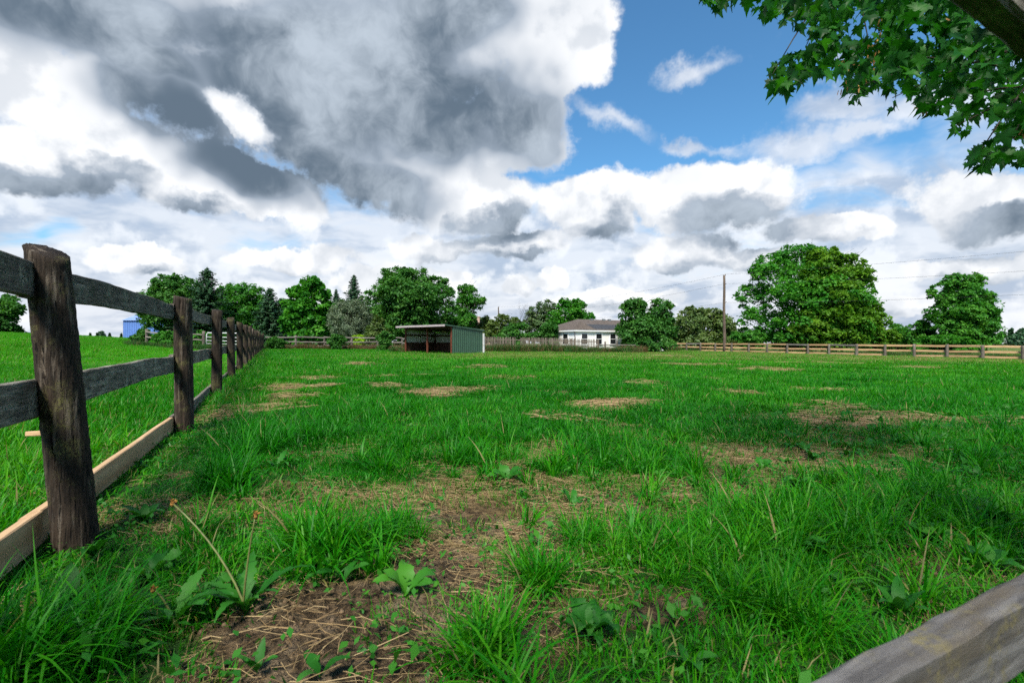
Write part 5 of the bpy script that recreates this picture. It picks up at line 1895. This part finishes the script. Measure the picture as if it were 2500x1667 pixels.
    scatter('straw', X, Y, cSF, rg.integers(0, 4, len(X)), rg.uniform(.7, 1.2, len(X)), np.zeros(len(X)), np.zeros(len(X)), 'dry straw on the far pale patches', rg, .04, .03)
    # clods of soil
    clods = []
    for _ in range(5):
        nu, nv = 8, 5
        v = [(0, 0, 1.0)]
        for i in range(1, nv):
            for j in range(nu):
                a, b_ = 2 * math.pi * j / nu, math.pi * i / nv
                v.append((math.sin(b_) * math.cos(a), math.sin(b_) * math.sin(a), math.cos(b_)))
        v.append((0, 0, -1.0))
        v = np.array(v) * rg.uniform(.62, 1.15, (len(v), 1)) * np.array([1, .85, .62])
        f = [(0, 1 + j, 1 + (j + 1) % nu) for j in range(nu)]
        for i in range(nv - 2):
            f += [(1 + i * nu + j, 1 + (i + 1) * nu + j, 1 + (i + 1) * nu + (j + 1) % nu, 1 + i * nu + (j + 1) % nu) for j in range(nu)]
        f += [(len(v) - 1, 1 + (nv - 2) * nu + (j + 1) % nu, 1 + (nv - 2) * nu + j) for j in range(nu)]
        me = bpy.data.meshes.new('clod'); me.from_pydata([tuple(q) for q in v], [], f); me.update(); smooth(me)
        me.materials.append(M['clod'])
        clods.append(me)
    cC = make_collection('clod', clods)
    X, Y = wedge(rg, 30000, 1.0, 4.5)
    s_ = bare_both(X, Y)[1] * (.35 + fbm(X * 5, Y * 5, 2))
    k = rg.random(len(X)) < np.clip((s_ - .45) * .8, 0, .6)
    X, Y = X[k], Y[k]
    scatter('soil_clods', X, Y, cC, rg.integers(0, 5, len(X)), .003 + .013 * rg.random(len(X)) ** 2.2, np.zeros(len(X)), np.zeros(len(X)), 'crumbly brown clods on the bare soil', rg, .5, .002)
    # leafy ground weeds
    lw = []
    for q in range(5):
        vs, fs, ts, nb = [], [], [], 0
        for i in range(int(rg.integers(5, 9))):
            L = rg.uniform(.09, .19)
            me = weed_leaf_mesh(L, L * rg.uniform(.26, .42), rg, .45 if q in (0, 3) else 0, .1, rg.uniform(.4, 1.0), .3, .12)
            a = rg.random() * 6.283
            co = np.array([tuple(p.co) for p in me.vertices])
            co = np.stack([co[:, 0] * math.cos(a) - co[:, 1] * math.sin(a), co[:, 0] * math.sin(a) + co[:, 1] * math.cos(a), co[:, 2]], 1)
            vs.append(co); fs.append(np.array([tuple(p.vertices) for p in me.polygons]) + nb); ts.append(np.full(len(co), rg.random())); nb += len(co)
            bpy.data.meshes.remove(me)
        me = fast_mesh('leafy', np.concatenate(vs), np.concatenate(fs)); fattr(me, 'tone', np.concatenate(ts)); smooth(me)
        me.materials.append(M['weed_inst'])
        lw.append(me)
    cL = make_collection('leafy', lw)
    X, Y = wedge(rg, 1500, 1.1, 7)
    px = CX + X / Y * F; py = HOR + EYE * F / Y
    zone = ((px < 560) & (py > 1180)) * .30 + ((px > 1750) & (py > 930)) * .30 + .025
    k = (rg.random(len(X)) < zone) & (qdist(X, Y) < -.15)
    X, Y = X[k], Y[k]
    scatter('leafy_weeds', X, Y, cL, rg.integers(0, 5, len(X)), rg.uniform(.5, 1.05, len(X)), tint_of(X, Y) - .05, np.zeros(len(X)), 'broad leaved weeds mixed into the grass', rg, .15)
    # tall weeds along the back
    wd = [blades_mesh('weeds', rg, 80, .40, .4, 1.15, .024, .45, .7, 3, mat_=M['back_weed']) for _ in range(4)]
    cW = make_collection('weeds', wd)
    PX, PY, DR, SC_ = [], [], [], []
    for x0, x1, Y0, Y1, n, dr, sc in [(606, 912, 51.0, 57, 520, .8, .8), (1108, 1330, 49.5, 52.5, 480, .38, .95), (1300, 1385, 48.5, 49.8, 110, .15, .75), (1375, 1470, 49.5, 51.5, 130, .3, .8), (1425, 1480, 52, 54, 60, .8, 1.0), (1520, 1560, 66, 70, 40, .4, .9),
                                      (290, 560, 43.5, 46, 380, .10, .75), (900, 930, 43, 47, 30, .3, .7), (1480, 2352, 66, 74, 500, .15, .6)]:
        u = rg.random(n)
        yy = Y0 + (Y1 - Y0) * u + rg.normal(size=n) * .5
        xx = (x0 + (x1 - x0) * rg.random(n) - CX) / F * yy
        if x0 == 606:      # the strip follows the fence line
            tt = rg.random(n) * 24
            c = LPOS[16][0]
            xx = c.x + CT * tt + rg.normal(size=n) * .3; yy = c.y + ST * tt - .6 + rg.normal(size=n) * .7
        if x0 == 1480:
            col_x = x0 + (x1 - x0) * rg.random(n)
            yy = 65240.0 / (col_x - 625.0) + 2.5 + rg.random(n) * 5
            xx = (col_x - CX) / F * yy
        PX += list(xx); PY += list(yy); DR += list(np.clip(dr + rg.normal(size=n) * .25, 0, .95)); SC_ += list(sc * rg.uniform(.6, 1.15, n))
    X, Y = np.array(PX), np.array(PY)
    scatter('tall_weeds', X, Y, cW, rg.integers(0, 4, len(X)), np.array(SC_), .1 + .5 * rg.random(len(X)), np.array(DR), 'tall green and dry brown weeds along the back fences', rg, .08)




# ================================================================== single weeds in the foreground
def weed_leaf_mesh(L, Wd, rg, lobed=0.0, teeth=0.08, arch=.8, fold=.25, wave=.06, n=12, stalk=.12):
    if lobed: n = 30
    v, t_ = [], []
    tone = rg.random()
    z = x = 0.0
    ang = 1.15
    for i in range(n + 1):
        t = i / n
        if t < stalk: w = .06
        else:
            u = (t - stalk) / (1 - stalk)
            w = math.sin(math.pi * min(1, u ** .75)) ** .8 if u < 1 else 0
            w = max(w, .0)
            if lobed: w *= 1 - lobed * (.5 + .5 * math.cos(u * 2 * math.pi * 5.5)) * (1 - .5 * u)
            w *= 1 + teeth * ((i % 2) * 2 - 1)
        w = max(w, .02) * Wd / 2
        dz = wave * Wd * math.sin(t * 9 + tone * 6)
        v += [(x, -w, z + fold * w + dz), (x, 0, z), (x, w, z + fold * w - dz)]
        ang -= arch * 2.0 / n * (0.5 + t)
        x += L / n * math.cos(ang); z += L / n * math.sin(ang)
    f = []
    for i in range(n):
        a = i * 3
        f += [(a, a + 3, a + 4, a + 1), (a + 1, a + 4, a + 5, a + 2)]
    me = bpy.data.meshes.new('leaf')
    me.from_pydata(v, [], f); me.update(); smooth(me)
    fattr(me, 'tone', np.full(len(v), tone))
    me.materials.append(M['weed_leaf'])
    return me


grass()


def rosette(name, label, x, y, leaves, L, Wd, lobed=0.0, teeth=.08, arch=(.55, 1.0), fold=.25, stalks=(), group=None, seed=0, az=None, wave=.06):
    rg = np.random.default_rng(1000 + seed + int(x + y))
    gx, gy = gpt(x, y)
    g = gz(gx, gy)
    root = thing(name, (gx, gy, g), label, 'weed', group)
    for i in range(leaves):
        a = (2 * math.pi * i / leaves + rg.normal() * .3) if az is None else R(az[i % len(az)]) + rg.normal() * .1
        s = rg.uniform(.65, 1.1)
        me = weed_leaf_mesh(L * s, Wd * s, rg, lobed, teeth, rg.uniform(*arch), fold, wave)
        obj('leaf', me, None, root, (gx, gy, g + .005), (0, 0, a))
    for (tx, ty, Yt) in stalks:
        top = P2(tx, ty, Yt)
        b = Vector((gx + rg.normal() * .02, gy, g))
        mid = b.lerp(top, .5) + Vector(((b.x - top.x) * .18, 0, .03))
        pts = [b * (1 - t) ** 2 + mid * 2 * t * (1 - t) + top * t * t for t in [i / 8 for i in range(9)]]
        vv, ff = tube([p - b for p in pts], [.0042 - .0015 * i / 8 for i in range(9)], 7)
        st = obj('flower_stalk', MB().add(vv, ff).mesh('flower_stalk', True), M['stalk'], root, b)
        # withered head: a small cup of ragged bracts
        mb = MB()
        for k in range(26):
            aa = rg.random() * 6.28; el = rg.uniform(.2, 1.5)
            d = Vector((math.cos(aa) * math.cos(el), math.sin(aa) * math.cos(el), math.sin(el)))
            sd = d.cross(Vector((.3, .7, .2))).normalized() * .0028
            p0 = d * .003; p1 = d * rg.uniform(.011, .018)
            mb.add([p0 - sd, p0 + sd, p1 + sd * .8, p1 - sd * .8], [(0, 1, 2, 3)])
        vv, ff = tube([(0, 0, -.012), (0, 0, -.004), (0, 0, .004)], [.004, .008, .006], 8)
        mb.add(vv, ff)
        obj('flower_head', mb.mesh('flower_head'), M['dry_head'], st, top)
    return root


rosette('dandelion', 'lobed dandelion with two tall stalks bearing withered orange heads', 565, 1405, 9, .26, .055, .55, .1, (.55, .95), .3, [(396, 1155, 1.80), (587, 1183, 1.72)], seed=1)
rosette('dandelion', 'lobed dandelion plant with pale bent bud stalk near the first post', 400, 1440, 7, .22, .05, .45, .1, (.6, 1.0), .3, [(352, 1352, 1.60)], seed=2)
rosette('dock_plant', 'single broad upright dock leaf at the lower left edge', 145, 1420, 3, .20, .075, 0, .05, (.15, .5), .2, seed=3, az=(110, 250, 330))
rosette('thistle_plant', 'bluish crinkled thistle rosette right of the first post', 342, 1330, 8, .15, .055, .4, .22, (.7, 1.1), .4, seed=4, wave=.25)
rosette('thistle_plant', 'small crinkled thistle rosette left of the tall dandelion', 478, 1378, 8, .12, .05, .4, .22, (.7, 1.1), .4, seed=5, wave=.25)
rosette('dock_plant', 'short oval leaf weed beside the straw in the worn patch', 790, 1340, 3, .15, .055, .2, .08, (.5, .9), .2, seed=6, az=(20, 60, 200))
rosette('burdock_plant', 'dark broad leaved rosette in the lower middle of the paddock', 1356, 1470, 17, .135, .06, .15, .12, (.55, 1.05), .2, seed=7, wave=.2)
rosette('dock_plant', 'leafy weed at the bottom edge left of the bare soil', 590, 1545, 4, 0.112, 0.032, 0, .05, (.2, .6), .2, seed=8)
rosette('dock_plant', 'flat leaf weed at the bottom edge under the bare soil', 735, 1560, 3, 0.098, 0.036, 0, .05, (.7, 1.0), .1, seed=9)
rosette('dock_plant', 'broad pale leaved weed in the shaded grass at right', 2135, 1245, 7, 0.145, 0.056, 0, .06, (.4, .9), .2, seed=10, wave=.12)
rosette('dock_plant', 'grey green broad weed behind the pale leaved weed', 2110, 1165, 7, 0.158, 0.056, .2, .10, (.4, .9), .2, seed=11, wave=.15)
rosette('dock_plant', 'broad leaf weed at the far right edge of the grass', 2290, 1210, 7, 0.149, 0.058, 0, .06, (.4, .9), .2, seed=12, wave=.12)
rosette('dock_plant', 'small three leaf sprout in the right grass', 1884, 1278, 4, .09, .045, 0, .04, (.4, .8), .15, seed=13)
rosette('dock_plant', 'large leaf weed just above the near plank', 2270, 1310, 7, 0.136, 0.053, 0, .06, (.4, .9), .2, seed=14, wave=.12)
rosette('dock_plant', 'large upright leaf weed beside the near plank at lower right', 2065, 1420, 6, 0.175, 0.045, 0, .05, (.25, .7), .25, seed=15)
rosette('dock_plant', 'broad leaf weed in the middle right beside the straw trail', 1830, 1125, 6, 0.154, 0.054, 0, .06, (.4, .9), .2, seed=16)
rosette('dock_plant', 'leafy weed cluster left of the worn ground near the fence', 330, 1205, 6, .16, .06, 0, .06, (.4, .9), .2, seed=17)
rosette('dock_plant', 'broad leaf weed at right behind the tall tuft', 1960, 1180, 6, 0.140, 0.048, .2, .08, (.4, .9), .2, seed=18)
rosette('dock_plant', 'bright leaf weed in the bottom grass right of the rosette', 1580, 1545, 4, 0.112, 0.036, 0, .05, (.5, .9), .2, seed=19)


# ================================================================== maple over the viewer
MAPLE_OUT = [(0, -.02), (.10, -.05), (.30, -.16), (.27, -.02), (.50, .06), (.38, .14), (.56, .36), (.36, .34), (.38, .46), (.22, .40), (.17, .58), (.10, .70), (0, 1.0)]


def maple_leaf(rg, simple=False):
    half = MAPLE_OUT if not simple else [(0, -.02), (.30, -.16), (.26, 0), (.52, .10), (.54, .36), (.24, .42), (.13, .66), (0, 1.0)]
    out = half + [(-x, y) for x, y in half[-2:0:-1]]
    c = (0, .28)
    cu, fo = rg.uniform(-.5, .5), rg.uniform(.05, .45)
    pts = [c] + out
    v = []
    for x, y in pts:
        z = fo * abs(x) * .8 + cu * (y - .25) ** 2 + rg.normal() * .015
        v.append((x, y - .0, z))
    n = len(out)
    f = [(0, 1 + i, 1 + (i + 1) % n) for i in range(n)]
    return np.array(v), np.array(f)


CANOPY = [(1590, -80), (1612, 5), (1660, 22), (1690, 2), (1730, 25), (1790, 50), (1850, 60), (1875, 100), (1830, 120), (1768, 150), (1757, 185), (1800, 218), (1835, 192), (1870, 165), (1905, 182), (1930, 165),
          (1950, 190), (1938, 222), (1962, 240), (1990, 212), (2020, 200), (2058, 215), (2040, 248), (2075, 265), (2110, 232), (2150, 258), (2182, 240), (2190, 290), (2212, 330), (2232, 290), (2255, 255), (2285, 290),
          (2268, 325), (2225, 348), (2220, 378), (2262, 394), (2300, 362), (2352, 380), (2460, 390), (2460, -80)]


def in_poly(x, y, poly):
    ins = np.zeros(len(x), bool)
    j = len(poly) - 1
    for i in range(len(poly)):
        xi, yi = poly[i]; xj, yj = poly[j]
        c = ((yi > y) != (yj > y)) & (x < (xj - xi) * (y - yi) / (yj - yi + 1e-9) + xi)
        ins ^= c
        j = i
    return ins


def near_maple():
    rg = np.random.default_rng(77)
    T = Vector((4.3, -0.9, 0)); T.z = gz(T.x, T.y)
    root = thing('maple_tree', T, 'maple boughs with dark lobed leaves hanging into the top right', 'tree')
    # leaves in view
    pts = []
    while len(pts) < 2900:
        x, y = rg.uniform(1590, 2460), rg.uniform(-80, 400)
        if not in_poly(np.array([x]), np.array([y]), CANOPY)[0]: continue
        # gaps: clumped coverage, denser towards the upper right
        dens = fbm(np.array([x / 60.0]), np.array([y / 60.0]), 3)[0]
        if dens < .42 and rg.random() < .75: continue
        Y = rg.uniform(2.3, 4.4)
        pts.append((x, y, Y))
    base = [maple_leaf(rg) for _ in range(6)]
    meshes = []
    for i, (v, f) in enumerate(base):
        me = bpy.data.meshes.new('leaf')
        me.from_pydata([tuple(q) for q in v], [], [tuple(q) for q in f]); me.update(); smooth(me)
        fattr(me, 'tone', np.full(len(v), rg.random()))
        me.materials.append(LEAF['maple'])
        meshes.append(me)

    def orient(n):
        # hanging leaves: the tip points down and outwards
        yaw = rg.random(n) * 6.283
        pitch = rg.uniform(-1.75, -.35, n)
        roll = rg.normal(size=n) * .6
        return [Euler((p, r_, yw), 'XYZ') for p, r_, yw in zip(pitch, roll, yaw)]
    es = orient(len(pts))
    W3 = [P2(x, y, Y) for x, y, Y in pts]
    order = np.argsort([Y for _, _, Y in pts])
    VV, FF, TT, nb = [], [], [], 0
    for rank, i in enumerate(order):
        s = rg.uniform(.050, .098)
        if rank < 295:
            o = obj('leaf', meshes[int(rg.integers(0, 6))], None, root, W3[i], es[i])
            o.scale = (s, s, s)
        else:
            v, f = base[int(rg.integers(0, 6))]
            v = (np.array(es[i].to_matrix()) @ (v * s).T).T + np.array(W3[i] - T)
            VV.append(v); FF.append(f + nb); TT.append(np.full(len(v), rg.random())); nb += len(v)
    # the rest of the crown, outside the picture: over and behind the viewer
    simp = [maple_leaf(rg, True) for _ in range(4)]
    cnt = 0
    cl = []
    while len(cl) < 110:
        p = np.array([rg.uniform(-1.5, 10.5), rg.uniform(-9, -1.2), rg.uniform(3.0, 7.0)])
        e = ((p[0] - 4.6) / 5.2) ** 2 + ((p[1] + 4.6) / 4.2) ** 2 + ((p[2] - 4.8) / 2.6) ** 2
        if e < 1 and rg.random() < .35 + .65 * e: cl.append(p)
    cl = np.array(cl)
    m = 4000
    k = rg.integers(0, len(cl), m)
    C = cl[k] + rg.normal(size=(m, 3)) * np.array([.62, .62, .34])
    Yc = np.maximum(C[:, 1], .05)
    px = CX + C[:, 0] / Yc * F; py = HOR - (C[:, 2] - EYE) / Yc * F
    seen = (C[:, 1] > .1) & (px > -60) & (px < 2420) & (py > -70)
    C = C[~seen & (C[:, 2] > 2.6)]
    es2 = orient(len(C))
    for p, e in zip(C, es2):
        v, f = simp[int(rg.integers(0, 4))]
        v = (np.array(e.to_matrix()) @ (v * rg.uniform(.12, .17)).T).T + (p - np.array(T))
        VV.append(v); FF.append(f + nb); TT.append(np.full(len(v), rg.random())); nb += len(v)
    me = fast_mesh('foliage', np.concatenate(VV), np.concatenate(FF))
    fattr(me, 'tone', np.concatenate(TT))
    o = obj('foliage', me, LEAF['maple'], root, T)
    o['kind'] = 'stuff'
    # trunk, limbs and the twigs that carry the leaves in view
    random.seed(11)
    mb = MB()
    vv, ff = tube([(0, 0, -.2), (.02, 0, .4), (-.05, .05, 1.6), (-.1, .1, 3.0), (-.25, .1, 4.6), (-.2, .1, 7.5)], [.34, .27, .24, .22, .17, .06], 16)
    mb.add(vv, ff)
    for e in [(-4.5, .5, 5.2), (-5.5, -2.5, 5.8), (2.8, 2.0, 6.0), (1.5, -3.5, 6.0), (-2.5, -4.0, 5.5), (-3.0, 2.8, 6.2), (0, 0, 9)]:
        st = Vector((-.12, .1, random.uniform(2.6, 4.4))); E = Vector(e)
        vv, ff = tube([st, st.lerp(E, .5) + Vector((0, 0, .5)), E], [.11, .07, .02], 8)
        mb.add(vv, ff)
    obj('trunk', mb.mesh('trunk', True), M['bark'], root, T)
    mb = MB()
    limb = [Vector((-.1, .1, 2.9)), P2(2560, 60, 2.2) - T, P2(2420, -60, 3.0) - T, P2(2150, -60, 3.5) - T]
    vv, ff = tube(limb, [.09, .06, .035, .012], 8); mb.add(vv, ff)
    roots = [P2(2430, -40, 3.0), P2(2300, -90, 3.2), P2(2460, 80, 2.8), P2(2460, 200, 2.9), P2(2150, -70, 3.4), P2(1950, -90, 3.3)]
    vv, ff = tube([P2(2600, 60, 2.3) - T, P2(2460, 80, 2.8) - T, P2(2480, 200, 2.9) - T], [.05, .03, .02], 6); mb.add(vv, ff)
    vv, ff = tube([P2(2150, -70, 3.4) - T, P2(1950, -90, 3.3) - T, P2(1700, -80, 3.2) - T], [.014, .010, .006], 6); mb.add(vv, ff)
    for tx, ty, Y in [(1775, 170, 3.1), (1850, 110, 3.3), (1955, 205, 2.9), (2050, 225, 3.0), (2150, 235, 3.2), (2195, 290, 2.8), (2240, 365, 2.7), (2310, 350, 2.9), (1640, 5, 3.3), (1790, 35, 3.2), (2270, 280, 3.3), (1900, 60, 2.9), (2000, 120, 3.2), (2100, 130, 2.8), (2250, 150, 3.1), (2330, 250, 3.4)]:
        E = P2(tx, ty, Y)
        st = min(roots, key=lambda q: (q - E).length + random.uniform(0, .3))
        mid = st.lerp(E, .5) + Vector((0, 0, .08))
        q = [st * (1 - t) ** 2 + mid * 2 * t * (1 - t) + E * t * t for t in (0, .25, .5, .75, 1)]
        vv, ff = tube([p - T for p in q], [.010, .008, .006, .004, .0025], 6); mb.add(vv, ff)
    obj('twigs', mb.mesh('twigs', True), M['bark'], root, T)
    # winged seeds in small hanging bunches
    for x, y, Y in [(1972, 172, 2.7), (1985, 145, 2.75), (2000, 95, 2.8), (1960, 185, 2.7), (2010, 120, 2.8), (2110, 250, 2.8), (2330, 155, 2.9), (2200, 215, 2.9), (2020, 60, 3.0), (2350, 300, 2.9), (1940, 140, 2.9), (2160, 60, 2.8)]:
        mb = MB()
        for k in range(9):
            p = Vector(rg.normal(size=3)) * .022
            d = Vector((rg.normal() * .5, rg.normal() * .5, -1)).normalized()
            s = d.cross(Vector(rg.normal(size=3))).normalized() * .0055
            mb.add([p, p + d * .012 + s, p + d * .034 + s * .6, p + d * .036 - s * .4, p + d * .012 - s * .5], [(0, 1, 2, 3, 4)])
        o = obj('seed_bunch', mb.mesh('seed_bunch'), M['seed'], root, P2(x, y, Y))


M['seed'] = plain('dry_maple_seed', (0.30, 0.15, 0.04), .7, .3, .2, 40)
near_maple()
